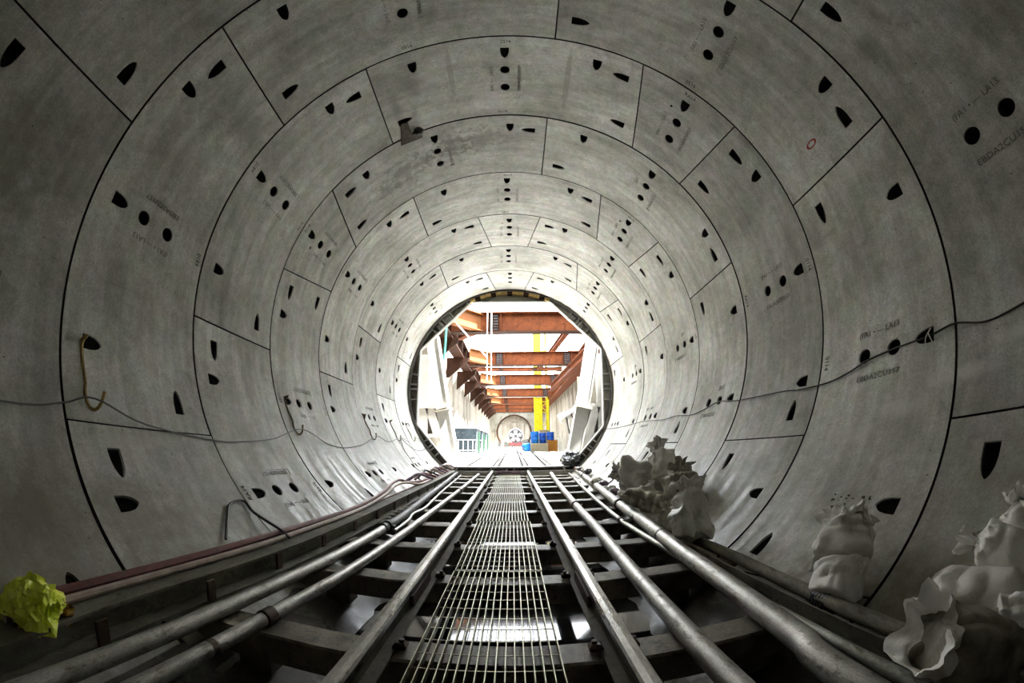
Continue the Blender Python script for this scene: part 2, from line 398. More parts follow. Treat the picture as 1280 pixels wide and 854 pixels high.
# ------------------------------------------------------------------ mesh helpers
class MB:
    def __init__(self):
        self.v, self.f, self.m = [], [], []

    def add(self, vs, fs, mi=0):
        o = len(self.v)
        self.v += [tuple(p) for p in vs]
        self.f += [tuple(i + o for i in f) for f in fs]
        self.m += [mi] * len(fs)
        return self

    def box(self, c, sz, rot=None, mi=0, bev=0.0):
        hx, hy, hz = sz[0] / 2, sz[1] / 2, sz[2] / 2
        if bev <= 0:
            p = [(x, y, z) for x in (-hx, hx) for y in (-hy, hy) for z in (-hz, hz)]
            f = [(0, 1, 3, 2), (4, 6, 7, 5), (0, 4, 5, 1), (2, 3, 7, 6), (0, 2, 6, 4), (1, 5, 7, 3)]
        else:
            # chamfered along the long edges of the top
            b = min(bev, hx * 0.9, hy * 0.9, hz * 0.9)
            p, f = [], []
            for z, k in ((-hz, b), (-hz + b, 0), (hz - b, 0), (hz, b)):
                p += [(-hx + k, -hy + k, z), (hx - k, -hy + k, z), (hx - k, hy - k, z), (-hx + k, hy - k, z)]
            f = [(3, 2, 1, 0), (12, 13, 14, 15)]
            for r in range(3):
                for q in range(4):
                    f.append((r * 4 + q, r * 4 + (q + 1) % 4, r * 4 + 4 + (q + 1) % 4, r * 4 + 4 + q))
        if rot is not None:
            p = [rot @ Vector(q) for q in p]
        p = [(q[0] + c[0], q[1] + c[1], q[2] + c[2]) for q in p]
        return self.add(p, f, mi)

    def tube(self, pts, r, n=10, mi=0, cap=True, closed=False):
        pts = [Vector(p) for p in pts]
        N = len(pts)
        rs = r if isinstance(r, (list, tuple)) else [r] * N
        vs, fs = [], []
        t0 = (pts[1] - pts[0]).normalized()
        ref = Vector((0, 0, 1)) if abs(t0.z) < 0.9 else Vector((1, 0, 0))
        a = t0.cross(ref).normalized()
        for i in range(N):
            if i == 0:
                t = pts[1] - pts[0]
            elif i == N - 1:
                t = pts[-1] - pts[-2]
            else:
                t = pts[i + 1] - pts[i - 1]
            t.normalize()
            a = (a - t * a.dot(t)).normalized()
            b = t.cross(a)
            for k in range(n):
                an = 2 * PI * k / n
                vs.append(pts[i] + (a * math.cos(an) + b * math.sin(an)) * rs[i])
        for i in range(N - 1):
            for k in range(n):
                fs.append((i * n + k, i * n + (k + 1) % n, (i + 1) * n + (k + 1) % n, (i + 1) * n + k))
        if cap:
            fs.append(tuple(range(n - 1, -1, -1)))
            fs.append(tuple((N - 1) * n + k for k in range(n)))
        return self.add(vs, fs, mi)

    def prism(self, prof, axis_pts, mi=0):
        """extrude a 2-D outline (a, b) from frame 0 to frame 1; a frame is (origin, A, B)"""
        vs = []
        for (o, A, B) in axis_pts:
            o, A, B = Vector(o), Vector(A), Vector(B)
            vs += [o + A * p[0] + B * p[1] for p in prof]
        n = len(prof)
        fs = []
        for i in range(len(axis_pts) - 1):
            for k in range(n):
                fs.append((i * n + k, i * n + (k + 1) % n, (i + 1) * n + (k + 1) % n, (i + 1) * n + k))
        fs.append(tuple(range(n - 1, -1, -1)))
        fs.append(tuple((len(axis_pts) - 1) * n + k for k in range(n)))
        return self.add(vs, fs, mi)

    def mesh(self, name, mats, smooth=False):
        me = bpy.data.meshes.new(name)
        me.from_pydata(self.v, [], self.f)
        for m in (mats if isinstance(mats, (list, tuple)) else [mats]):
            me.materials.append(MAT[m] if isinstance(m, str) else m)
        if len(set(self.m)) > 1:
            me.polygons.foreach_set('material_index', self.m)
        if smooth:
            me.polygons.foreach_set('use_smooth', [True] * len(me.polygons))
            try:
                me.set_sharp_from_angle(angle=0.7)
            except Exception:
                pass
        me.update()
        return me

    def build(self, name, mats, parent=None, smooth=False):
        return link(name, self.mesh(name, mats, smooth), parent)


def link(name, me, parent=None):
    o = bpy.data.objects.new(name, me)
    C.objects.link(o)
    if parent is not None:
        o.parent = parent
    return o


def tag(o, label=None, cat=None, group=None, kind=None):
    if label:
        o['label'] = label
    if cat:
        o['category'] = cat
    if group:
        o['group'] = group
    if kind:
        o['kind'] = kind
    return o


def empty(name, loc=(0, 0, 0), rz=0.0):
    o = bpy.data.objects.new(name, None)
    o.empty_display_size = 0.1
    C.objects.link(o)
    o.location = loc
    o.rotation_euler = (0, 0, rz)
    return o


def smooth_path(pts, k=6):
    """Catmull-Rom through the points"""
    P = [Vector(p) for p in pts]
    P = [P[0] * 2 - P[1]] + P + [P[-1] * 2 - P[-2]]
    out = []
    for i in range(1, len(P) - 2):
        for j in range(k):
            t = j / k
            a, b, c, d = P[i - 1], P[i], P[i + 1], P[i + 2]
            out.append(0.5 * ((2 * b) + (c - a) * t + (2 * a - 5 * b + 4 * c - d) * t * t + (3 * b - a - 3 * c + d) * t ** 3))
    out.append(P[-2])
    return out


def text_mesh(body, size, name):
    cu = bpy.data.curves.new(name, 'FONT')
    cu.body = body
    cu.size = size
    cu.align_x = 'CENTER'
    cu.align_y = 'CENTER'
    cu.resolution_u = 2
    cu.extrude = 0.001
    ob = bpy.data.objects.new(name, cu)
    C.objects.link(ob)
    dg = bpy.context.evaluated_depsgraph_get()
    me = bpy.data.meshes.new_from_object(ob.evaluated_get(dg))
    bpy.data.objects.remove(ob)
    me.name = name
    return me


# ------------------------------------------------------------------ the lining of the tunnel
Y0, W = 1.2645, 1.2537          # first joint ahead of the camera, width of a ring
TH = 0.24                       # thickness of a segment
ROLL = 0.3
NEARK, FARK = 12.45, 8.3        # half angles of the key segment at its near and far edges


def er(t):
    return Vector((math.sin(t * D2R), 0, math.cos(t * D2R)))


def et(t):
    return Vector((math.cos(t * D2R), 0, -math.sin(t * D2R)))


EY = Vector((0, 1, 0))


def cyl(t, y, r=R):
    return er(t) * r + EY * y


KEYS = {-3: 45, -2: -67.5, -1: 45, 0: -157.5, 1: 157.5, 2: 45, 3: -67.5, 4: 45, 5: 0, 6: 45, 7: 0}
tunnel = empty('wall_tunnel')
tag(tunnel, 'curved tunnel wall of grey precast concrete segments in rings', kind='structure')


def loft(mb, rings, flip):
    """closed stack of outlines: a concrete lip first, then black: plastic in sockets, painted shade in pockets"""
    k = len(rings[0])
    fs, mi = [], []
    for j in range(len(rings) - 1):
        for i in range(k):
            a, b_, c, d = j * k + i, j * k + (i + 1) % k, (j + 1) * k + (i + 1) % k, (j + 1) * k + i
            fs.append((a, d, c, b_) if flip else (a, b_, c, d))
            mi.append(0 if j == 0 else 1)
    last = (len(rings) - 1) * k
    top, bot = tuple(range(k)), tuple(range(last, last + k))
    fs += [top, tuple(reversed(bot))] if flip else [tuple(reversed(top)), bot]
    mi += [0, 1]
    mb.add([p for r_ in rings for p in r_], fs)
    mb.m[-len(fs):] = mi


def pocket_cut(mb, o, u, v, n, L, a, d0=0.12, d1=0.02):
    out = [(0, -a), (0.40 * L, -0.97 * a), (0.68 * L, -0.80 * a), (0.87 * L, -0.50 * a), (0.97 * L, -0.2 * a), (L, 0),
           (0.97 * L, 0.2 * a), (0.87 * L, 0.50 * a), (0.68 * L, 0.80 * a), (0.40 * L, 0.97 * a), (0, a)]
    top = [o + u * p + v * q - n * 0.05 for p, q in out]
    lip = [o + u * p + v * q * 0.98 + n * 0.016 for p, q in out]
    bot = [o + u * p + v * q * 0.86 + n * (d0 + (d1 - d0) * p / L) for p, q in out]
    loft(mb, [top, lip, bot], u.cross(v).dot(n) < 0)


def hole_cut(mb, o, u, v, n, r, depth, mi=1, k=22):
    c = [(math.cos(2 * PI * i / k), math.sin(2 * PI * i / k)) for i in range(k)]
    top = [o + (u * p + v * q) * r - n * 0.05 for p, q in c]
    lip = [o + (u * p + v * q) * r * 0.98 + n * 0.018 for p, q in c]
    bot = [o + (u * p + v * q) * r * 0.94 + n * depth for p, q in c]
    loft(mb, [top, lip, bot], u.cross(v).dot(n) < 0)


def plate_cut(mb, o, u, v, n, lu, lv, depth):
    p = [(-lu, -lv), (lu, -lv), (lu, lv), (-lu, lv)]
    top = [o + u * a + v * b - n * 0.05 for a, b in p]
    bot = [o + u * a + v * b + n * depth for a, b in p]
    if u.cross(v).dot(n) < 0:
        fs = [(0, 1, 2, 3), (7, 6, 5, 4)] + [(i, 4 + i, 4 + (i + 1) % 4, (i + 1) % 4) for i in range(4)]
    else:
        fs = [(3, 2, 1, 0), (4, 5, 6, 7)] + [(i, (i + 1) % 4, 4 + (i + 1) % 4, 4 + i) for i in range(4)]
    mb.add(top + bot, fs, 0)


TXT_A = text_mesh('(FA1 \u2022 \u2014 LA13', 0.062, 'stamped_code')
TXT_B = text_mesh('EBDA2CU157', 0.058, 'stamped_date')
TXT_C = [text_mesh(t, 0.062, 'stencilled_number') for t in ('RA14', '0114', '0516', '6810')]
for t in [TXT_A, TXT_B]:
    t.materials.clear()
    t.materials.append(MAT['stamp'])
for t in TXT_C:
    t.materials.clear()
    t.materials.append(MAT['stencil'])


def place_text(name, me, t, y, read, upv, parent, sc_=1.0):
    n = read.cross(upv)
    o = link(name, me, parent)
    p = cyl(t, y, R) + n * 0.001
    mtx = Matrix.Identity(4)
    for i in range(3):
        mtx[i][0], mtx[i][1], mtx[i][2], mtx[i][3] = read[i] * sc_, upv[i], n[i], p[i]
    o.matrix_local = mtx
    return o


def segment(ring, y0, y1, a0n, a0f, a1n, a1f, key, lip):
    """one precast segment from angle a0 to a1 (near and far edge), cut with its pockets"""
    g = 0.0072 / R / D2R
    gy = 0.0092
    ya, yb = y0 + gy, y1 - gy
    n = max(6, int(round((a1n - a0n) / 1.3)))
    mb = MB()
    vs = []
    for r in (R + lip, R + TH):
        for (y, A, B) in ((ya, a0n + g, a1n - g), (yb, a0f + g, a1f - g)):
            for i in range(n + 1):
                t = A + (B - A) * i / n
                vs.append(cyl(t, y, r))
    k = n + 1
    fs, fe = [], []
    for i in range(n):
        fs.append((i, k + i, k + i + 1, i + 1))                           # inner face
        fs.append((2 * k + i, 2 * k + i + 1, 3 * k + i + 1, 3 * k + i))   # outer face
        fe.append((i, i + 1, 2 * k + i + 1, 2 * k + i))                   # near edge
        fe.append((k + i, 3 * k + i, 3 * k + i + 1, k + i + 1))           # far edge
    fe.append((0, 2 * k, 3 * k, k))
    fe.append((n, k + n, 3 * k + n, 2 * k + n))
    mb.add(vs, fs + fe)
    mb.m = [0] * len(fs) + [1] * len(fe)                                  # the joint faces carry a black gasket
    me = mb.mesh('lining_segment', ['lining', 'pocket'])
    import bmesh
    bm = bmesh.new()
    bm.from_mesh(me)
    bmesh.ops.recalc_face_normals(bm, faces=bm.faces)
    bm.to_mesh(me)
    bm.free()
    if ring < -1:
        return me
    cut = MB()
    c = (a0n + a1n) / 2
    # pockets along the near edge, every 22.5 degrees
    for off in ((0,) if key else (-22.5, 0, 22.5)):
        t = c + off
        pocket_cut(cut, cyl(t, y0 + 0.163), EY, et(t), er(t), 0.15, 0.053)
    # two grout sockets and the stamped plates in the middle
    for dy in (0.492, 0.769):
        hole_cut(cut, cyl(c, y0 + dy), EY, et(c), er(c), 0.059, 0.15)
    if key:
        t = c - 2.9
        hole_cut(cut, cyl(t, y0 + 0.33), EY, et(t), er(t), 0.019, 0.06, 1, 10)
    plate_cut(cut, cyl(c + 3.7, y0 + 0.69), EY, et(c + 3.7), er(c + 3.7), 0.185, 0.033, 0.005)
    plate_cut(cut, cyl(c - 3.4, y0 + 0.50), EY, et(c - 3.4), er(c - 3.4), 0.06, 0.030, 0.004)

    def jang(side, dy):
        return (a0n + (a0f - a0n) * dy / W) if side == 0 else (a1n + (a1f - a1n) * dy / W)
    if not key:
        # the joint at a1: near pocket; a far one as well beside a key
        lst = [(1, 0.28)] + ([(1, 0.978)] if abs(a1n - a1f) > 1 else [])
        lst += [(0, 0.978)] + ([(0, 0.28)] if abs(a0n - a0f) > 1 else [])
        for side, dy in lst:
            t = jang(side, dy) + (3.25 if side == 0 else -3.25)
            u = et(t) if side == 0 else -et(t)
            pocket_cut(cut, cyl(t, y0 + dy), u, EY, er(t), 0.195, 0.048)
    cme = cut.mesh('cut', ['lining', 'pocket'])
    so_ = bpy.data.objects.new('seg_tmp', me)
    co_ = bpy.data.objects.new('cut_tmp', cme)
    C.objects.link(so_)
    C.objects.link(co_)
    md = so_.modifiers.new('b', 'BOOLEAN')
    md.operation = 'DIFFERENCE'
    md.object = co_
    md.solver = 'EXACT'
    dg = bpy.context.evaluated_depsgraph_get()
    out = bpy.data.meshes.new_from_object(so_.evaluated_get(dg))
    bpy.data.objects.remove(so_)
    bpy.data.objects.remove(co_)
    bpy.data.meshes.remove(me)
    bpy.data.meshes.remove(cme)
    return out


rng = random.Random(3)
SEGS = {}
for ring in range(-3, 8):
    y0 = Y0 + (ring - 1) * W
    kc = KEYS[ring] + ROLL
    spans = [(kc - NEARK, kc - FARK, kc + NEARK, kc + FARK, True)]
    b = [kc + 11.25 + 67.5 * i for i in range(6)]
    for i in range(5):
        a0n = kc + NEARK if i == 0 else b[i]
        a0f = kc + FARK if i == 0 else b[i]
        a1n = kc + 360 - NEARK if i == 4 else b[i + 1]
        a1f = kc + 360 - FARK if i == 4 else b[i + 1]
        spans.append((a0n, a0f, a1n, a1f, False))
    for (a0n, a0f, a1n, a1f, key) in spans:
        lip = rng.uniform(-0.004, 0.004)
        me = segment(ring, y0, y0 + W, a0n, a0f, a1n, a1f, key, lip)
        c = (a0n + a1n) / 2
        o = link('lining_segment', me, tunnel)
        cc = (c + 180) % 360 - 180
        SEGS[(ring, round(cc))] = o
        if ring < 0 or abs(cc) > 150:
            continue
        if ring <= 6:
            place_text('stamped_code', TXT_A, c - 3.4, y0 + 0.63, -EY, -et(c - 3.4), o)
            place_text('stamped_date', TXT_B, c + 3.7, y0 + 0.625, -EY, -et(c + 3.7), o, 1.15)
        if ring in (1, 2, 3, 4) and not key:
            place_text('stencilled_number', TXT_C[(ring + int(c)) % 4], c - 0.8, y0 + 1.185, et(c - 0.8), -EY, o)
        if ring in (2, 3, 4):
            place_text('stencilled_number', TXT_C[(ring + 1 + int(c)) % 4], c + 0.3, y0 + 0.075, et(c), -EY, o)
# added black shell behind the joints, stops sky light leaking in
mb = MB()
n = 72
ys = [Y0 - 4 * W, Y0 + 7 * W - 0.02]
vs_ = [cyl(360 * i / n, y, R + TH + 0.02) for y in ys for i in range(n)]
mb.add(vs_, [(i, (i + 1) % n, n + (i + 1) % n, n + i) for i in range(n)])
mb.build('light_stop_shell', 'gasket', tunnel)
YE = Y0 + 7 * W                  # end of the lining

# ------------------------------------------------------------------ the open shaft beyond the tunnel
SL = -2.19                       # top of the shaft's slab
XL, XR = -3.75, 5.2              # faces of its side walls
YB = 66.0                        # far wall
ZT = 7.0                         # ground level
floor = MB().box((0.7, (YE + YB + 14) / 2 + 0.01, SL - 0.25), (11.6, YB + 14 - YE, 0.5)).build('floor', 'slab')
tag(floor, 'pale concrete slab on the floor of the open shaft', kind='structure')
# damp patches between the rails, a film of water
for i, (x0, x1, ya, yb) in enumerate([(-1.30, -0.62, 13.2, 21), (0.62, 1.35, 11.6, 19), (-0.30, 0.25, 14.5, 20), (0.6, 1.5, 22, 30)]):
    pts = []
    for k in range(28):
        an = 2 * PI * k / 28
        rr = 1 + 0.22 * noise.noise(Vector((math.cos(an) * 1.7 + i * 9, math.sin(an) * 1.7, 0)))
        pts.append(((x0 + x1) / 2 + (x1 - x0) / 2 * math.copysign(abs(math.cos(an)) ** 0.6, math.cos(an)) * rr,
                    (ya + yb) / 2 + (yb - ya) / 2 * math.copysign(abs(math.sin(an)) ** 0.8, math.sin(an)) * rr))
    mb = MB()
    mb.add([(p[0], p[1], SL + 0.004) for p in pts] + [(p[0], p[1], SL - 0.01) for p in pts],
           [tuple(range(28))] + [(k, 28 + k, 28 + (k + 1) % 28, (k + 1) % 28) for k in range(28)])
    tag(mb.build('puddle', 'puddle', floor), 'bluish damp patch on the slab')


def pile_wall(name, xf, sgn, y0, y1, label):
    root = empty(name, (xf, y0, SL))
    tag(root, label, kind='structure')
    pm = MB()
    n = 10
    prof = []
    for k in range(n + 1):
        an = -PI / 2 + PI * k / n
        prof.append((math.cos(an) * 0.42 * -sgn, math.sin(an) * 0.5))
    prof = [(sgn * 0.5, -0.5)] + prof + [(sgn * 0.5, 0.5)]
    pm.prism(prof, [((0, 0, 0), (1, 0, 0), (0, 1, 0)), ((0, 0, ZT - SL), (1, 0, 0), (0, 1, 0))])
    me = pm.mesh('pile', 'pile', True)
    me2 = pm.mesh('pile', 'piledark', True)  # darker copy for every other pile
    q = 0
    y = y0 + 0.5
    r = random.Random(5)
    while y < y1:
        o = link('pile', me2 if q % 2 else me, root)
        o.location = (sgn * (0.42 + (0.16 if q % 2 else 0) + r.uniform(-0.06, 0.06)), y - y0, 0)
        q += 1
        y += 0.99
    return root


pile_wall('wall_left', XL, -1, YE, YB, 'left shaft wall of pale vertical concrete piles')
pile_wall('wall_right', XR, 1, YE, YB, 'right shaft wall of vertical concrete piles')

# head wall around the mouth of the tunnel, and the ground above
mb = MB()
n = 48
outer = []
for i in range(n):
    t = 360 * i / n
    d = er(t)
    k = min((XR + 1 - 0.7) / max(abs(d.x), 1e-6), (ZT if d.z > 0 else 4) / max(abs(d.z), 1e-6))
    outer.append(Vector((d.x * k, 0, d.z * k)))
inner = [er(360 * i / n) * (R + TH + 0.03) for i in range(n)]
vs_ = []
for y in (YE - 0.6, YE - 0.01):
    vs_ += [p + EY * y for p in inner] + [p + EY * y for p in outer]
fs_ = []
for i in range(n):
    j = (i + 1) % n
    fs_ += [(i, n + i, n + j, j), (2 * n + i, 2 * n + j, 3 * n + j, 3 * n + i), (i, j, 2 * n + j, 2 * n + i), (n + i, 3 * n + i, 3 * n + j, n + j)]
mb.add(vs_, fs_)
tag(mb.build('wall_front', 'bulkhead'), 'concrete head wall around the tunnel mouth', kind='structure')

# far bulkhead with the mouth of the next tunnel
bk = empty('wall_back', (0.5, YB, SL))
tag(bk, 'far concrete bulkhead with a round tunnel mouth', kind='structure')
CT = Vector((0.35, 0, 0.35))
mb = MB()
inner = [CT + er(360 * i / n) * 2.75 for i in range(n)]
outer = []
for i in range(n):
    d = er(360 * i / n)
    k = min(6.5 / max(abs(d.x), 1e-6), (ZT if d.z > 0 else 4) / max(abs(d.z), 1e-6))
    outer.append(CT + d * k)
vs_ = [p + Vector((-0.5, 0, -SL)) for p in inner] + [p + Vector((-0.5, 0, -SL)) for p in outer]
vs_ += [p + EY * 0.5 for p in vs_[:n]]
fs_ = []
for i in range(n):
    j = (i + 1) % n
    fs_ += [(i, n + i, n + j, j), (i, j, 2 * n + j, 2 * n + i)]
mb.add(vs_, fs_)
mb.build('bulkhead_face', 'bulkhead', bk)
mb = MB()
mb.add([(-7, -0.3, ZT - SL), (7, -0.3, ZT - SL), (7, -0.3, 6.0), (-7, -0.3, 6.0), (-7, 0.0, ZT - SL), (7, 0.0, ZT - SL), (7, 0.0, 6.0), (-7, 0.0, 6.0)],
       [(0, 1, 2, 3), (7, 6, 5, 4), (3, 2, 6, 7), (0, 4, 5, 1)])
mb.build('capping_beam', 'pile', bk)
mb = MB()
ring = [CT + er(360 * i / n) * 2.85 + Vector((-0.5, -0.12, -SL)) for i in range(n + 1)]
mb.tube(ring, 0.13, 6)
mb.build('seal_ring', 'rustdark', bk)
# panels of the sprayed face inside the far mouth
for k in range(-3, 4):
    x = 0.35 + k * 0.78
    hgt = math.sqrt(max(0.1, 2.7 ** 2 - (k * 0.78) ** 2))
    MB().box((x - 0.5, 0.46, 0.35 - SL + hgt * 0.5 - 0.9), (0.74, 0.08, hgt + 1.8)).build('face_panel', 'pile', bk)
MB().box((0.35 - 0.5, 0.40, 0.35 - SL + 1.75), (1.3, 0.1, 0.35)).build('face_panel', 'webbrown', bk)
MB().box((0, 0.62, 2.5), (6.2, 0.1, 6.2)).build('face_backing', 'bulkhead', bk)
# ------------------------------------------------------------------ steel frame in the tunnel mouth
fr = empty('portal_frame', (0, YE + 0.1, -2.1))
tag(fr, 'white and brown steel octagonal frame lining the tunnel mouth', 'steel frame')
OCT = [(-1.08, 2.40), (1.14, 2.40), (2.50, 1.04), (2.45, -1.06), (1.52, -2.08), (-1.55, -2.08), (-2.48, -0.99), (-2.46, 1.04)]
YF = YE + 0.12
n = 64
LOC = Vector((0, -YE - 0.1, 2.1))


def frp(x, y, z):
    return Vector((x, y, z)) + LOC


# outer flange: a rolled ring
mb = MB()
vs_ = []
for y in (YF - 0.04, YF + 0.16):
    for r in (2.715, 2.745):
        vs_ += [frp(*(er(360 * i / n) * r + EY * y)) for i in range(n)]
fs_ = []
for i in range(n):
    j = (i + 1) % n
    fs_ += [(i, n + i, n + j, j), (2 * n + i, 2 * n + j, 3 * n + j, 3 * n + i), (i, j, 2 * n + j, 2 * n + i), (n + i, 3 * n + i, 3 * n + j, n + j)]
mb.add(vs_, fs_)
mb.build('outer_flange', 'white', fr)


def oct_r(t):
    """distance from the axis to the octagon in direction t"""
    d = er(t)
    best = 1e9
    for i in range(8):
        a, b_ = OCT[i], OCT[(i + 1) % 8]
        ex, ez = b_[0] - a[0], b_[1] - a[1]
        den = d.x * ez - d.z * ex
        if abs(den) < 1e-9:
            continue
        k = (a[0] * ez - a[1] * ex) / den
        u = (a[0] * d.z - a[1] * d.x) / den
        if k > 0 and -1e-6 <= u <= 1 + 1e-6:
            best = min(best, k)
    return best


for i in range(8):
    a, b_ = Vector((OCT[i][0], 0, OCT[i][1])), Vector((OCT[(i + 1) % 8][0], 0, OCT[(i + 1) % 8][1]))
    d = (b_ - a).normalized()
    nrm = Vector((d.z, 0, -d.x))
    if nrm.dot(a) < 0:
        nrm = -nrm
    mb = MB()
    pr = [(-0.04, 0), (0.14, 0), (0.14, 0.03), (-0.04, 0.03)]
    mb.prism(pr, [(frp(*(a + EY * YF)), (0, 1, 0), nrm), (frp(*(b_ + EY * YF)), (0, 1, 0), nrm)])
    mb.build('inner_flange', 'white', fr)
    # web between this side and the ring
    ta, tb = math.atan2(a.x, a.z) / D2R, math.atan2(b_.x, b_.z) / D2R
    if tb < ta:
        tb += 360
    k = 12
    vs_ = []
    for y in (YF + 0.10, YF + 0.13):
        for q in range(k + 1):
            t = ta + (tb - ta) * q / k
            vs_ += [frp(*(er(t) * (oct_r(t) + 0.02) + EY * y)), frp(*(er(t) * 2.73 + EY * y))]
    m2 = 2 * (k + 1)
    fs_ = []
    for q in range(k):
        fs_ += [(2 * q, 2 * q + 1, 2 * q + 3, 2 * q + 2), (m2 + 2 * q, m2 + 2 * q + 2, m2 + 2 * q + 3, m2 + 2 * q + 1)]
    mb = MB().add(vs_, fs_)
    mb.build('web_plate', 'cream' if i == 0 else ('webgrey' if i in (1, 2) else 'webbrown'), fr)
    # stiffeners across the web
    for q in ((0.06, 0.34, 0.47, 0.53, 0.66, 0.94) if i != 0 else (0.05, 0.95)):
        p = a + (b_ - a) * q
        t = math.atan2(p.x, p.z) / D2R
        ra = oct_r(t) + 0.02
        if 2.72 - ra < 0.05:
            continue
        mb = MB()
        pr = [(ra, -0.016), (2.72, -0.016), (2.72, 0.016), (ra, 0.016)]
        mb.prism(pr, [(frp(0, YF - 0.03, 0), er(t), et(t)), (frp(0, YF + 0.10, 0), er(t), et(t))])
        mb.build('stiffener', 'white', fr)
# added sleeve blocking sky light between the lining and the frame
mb = MB()
vs_ = []
for (r, y) in ((R + 0.012, YE - 0.03), (R + 0.012, YF + 0.17), (R + 0.62, YF + 0.17), (R + 0.62, YF + 0.21), (R + 0.0, YF + 0.21), (R + 0.0, YE - 0.03)):
    vs_ += [frp(*(er(360 * i / n) * r + EY * y)) for i in range(n)]
fs_ = []
for q in range(6):
    for i in range(n):
        j = (i + 1) % n
        a_, b2 = q * n, ((q + 1) % 6) * n
        fs_.append((a_ + i, a_ + j, b2 + j, b2 + i))
mb.add(vs_, fs_)
mb.build('light_block_sleeve', 'webbrown', fr)
# timber packing at the crown
for k in range(-7, 8):
    t = k * 3.3
    mb = MB()
    pr = [(2.62, -0.07), (2.70, -0.07), (2.70, 0.07), (2.62, 0.07)]
    mb.prism(pr, [(frp(0, YF - 0.09, 0), er(t), et(t)), (frp(0, YF + 0.05, 0), er(t), et(t))])
    mb.build('packing_block', 'hookbrass' if k % 3 else 'rustdark', fr)
# gusset grids in the diagonal corners
for t0 in (-45, 45):
    for s_ in (-1, 1):
        for q in range(4):
            t = t0 + s_ * (1.6 + q * 1.1)
            mb = MB()
            pr = [(2.50, -0.012), (2.66, -0.012), (2.66, 0.012), (2.50, 0.012)]
            mb.prism(pr, [(frp(0, YF - 0.02, 0), er(t), et(t)), (frp(0, YF + 0.14, 0), er(t), et(t))])
            mb.build('gusset_rib', 'white', fr)

# ------------------------------------------------------------------ white raking props behind the frame


def raker(name, label, top, bot, wd, dp, sgn):
    root = empty(name, (bot[0], bot[1], SL))
    L0 = Vector((-bot[0], -bot[1], -SL))
    T, B = Vector(top) + L0, Vector(bot) + L0
    ax = (T - B).normalized()
    sd = Vector((1, 0, 0))
    sd = (sd - ax * sd.dot(ax)).normalized()
    nn = ax.cross(sd)
    for k in (-1, 1):
        mb = MB()
        o = sd * (k * wd / 2)
        pr = [(-0.02, -dp / 2), (0.02, -dp / 2), (0.02, dp / 2), (-0.02, dp / 2)]
        mb.prism(pr, [(B + o, sd, nn), (T + o, sd, nn)])
        mb.build('flange', 'white', root)
    mb = MB()
    pr = [(-wd / 2 + 0.02, -0.03), (wd / 2 - 0.02, -0.03), (wd / 2 - 0.02, 0.03), (-wd / 2 + 0.02, 0.03)]
    off = nn * (-dp * 0.38 if nn.y > 0 else dp * 0.38)
    mb.prism(pr, [(B + off, sd, nn), (T + off, sd, nn)])
    mb.build('web', 'white', root)
    md = B + (T - B) * 0.42
    MB().box(md + Vector((0, -0.1, 0)), (wd * 1.25, dp * 1.1, 0.06), ax.to_track_quat('Z', 'Y').to_matrix()).build('collar_plate', 'cream', root)
    MB().box((B.x, B.y, 0.03), (wd * 1.7, dp * 1.7, 0.06)).build('base_plate', 'white', root)
    tag(root, label, 'steel prop', 'white raking props')
    return root


raker('raking_prop', 'thick white steel prop leaning in the left of the opening', (-2.42, 11.5, 1.75), (-1.66, 11.3, SL + 0.06), 0.34, 0.4, -1)
raker('raking_prop', 'thick white steel prop leaning in the right of the opening', (2.62, 11.5, 1.85), (1.75, 11.3, SL + 0.06), 0.34, 0.4, 1)


def side_panel(name, label, sgn, x_in, x_out):
    """white stiffened side plate of the thrust frame, with slots"""
    root = empty(name, (sgn * x_out, 11.9, SL))
    L0 = Vector((-sgn * x_out, -11.9, -SL))
    strips = [((x_out, 1.3), (x_out, SL + 0.05), 0.30), ((x_in + 0.12, -0.3), (x_in - 0.30, SL + 0.05), 0.22), ((x_out - 0.18, -0.35), (x_in - 0.1, SL + 0.1), 0.26)]
    for (tp, bt, wd) in strips:
        T, B = Vector((sgn * tp[0], 11.95, tp[1])) + L0, Vector((sgn * bt[0], 11.95, bt[1])) + L0
        ax = (T - B).normalized()
        sd = ax.cross(EY).normalized()
        mb = MB()
        pr = [(-wd / 2, -0.12), (wd / 2, -0.12), (wd / 2, 0.12), (-wd / 2, 0.12)]
        mb.prism(pr, [(B, sd, EY), (T, sd, EY)])
        mb.build('plate', 'white', root)
    MB().box(Vector((sgn * (x_out - 0.25), 11.95, -0.35)) + L0, (0.75, 0.26, 0.12)).build('cross_rib', 'white', root)
    MB().box(Vector((sgn * (x_out - 0.30), 11.95, -1.25)) + L0, (0.85, 0.26, 0.10)).build('cross_rib', 'white', root)
    MB().box(Vector((sgn * (x_out - 0.32), 12.1, -0.75)) + L0, (0.80, 0.04, 2.7)).build('back_plate', 'cream', root)
    tag(root, label, 'steel frame', 'white thrust frame plates')
    return root


side_panel('thrust_frame', 'white ribbed steel plate beside the left leaning prop', -1, 2.05, 2.72)
side_panel('thrust_frame', 'white ribbed steel plate beside the right leaning prop', 1, 2.2, 2.85)
# white sheet wall further left
mb = MB().box((0, 0, 1.75), (0.5, 0.06, 3.5))
o = mb.build('sheet_panel', 'white')
o.location = (-2.75, 13.0, SL)
tag(o, 'tall white sheet standing behind the left thrust frame', 'panel')

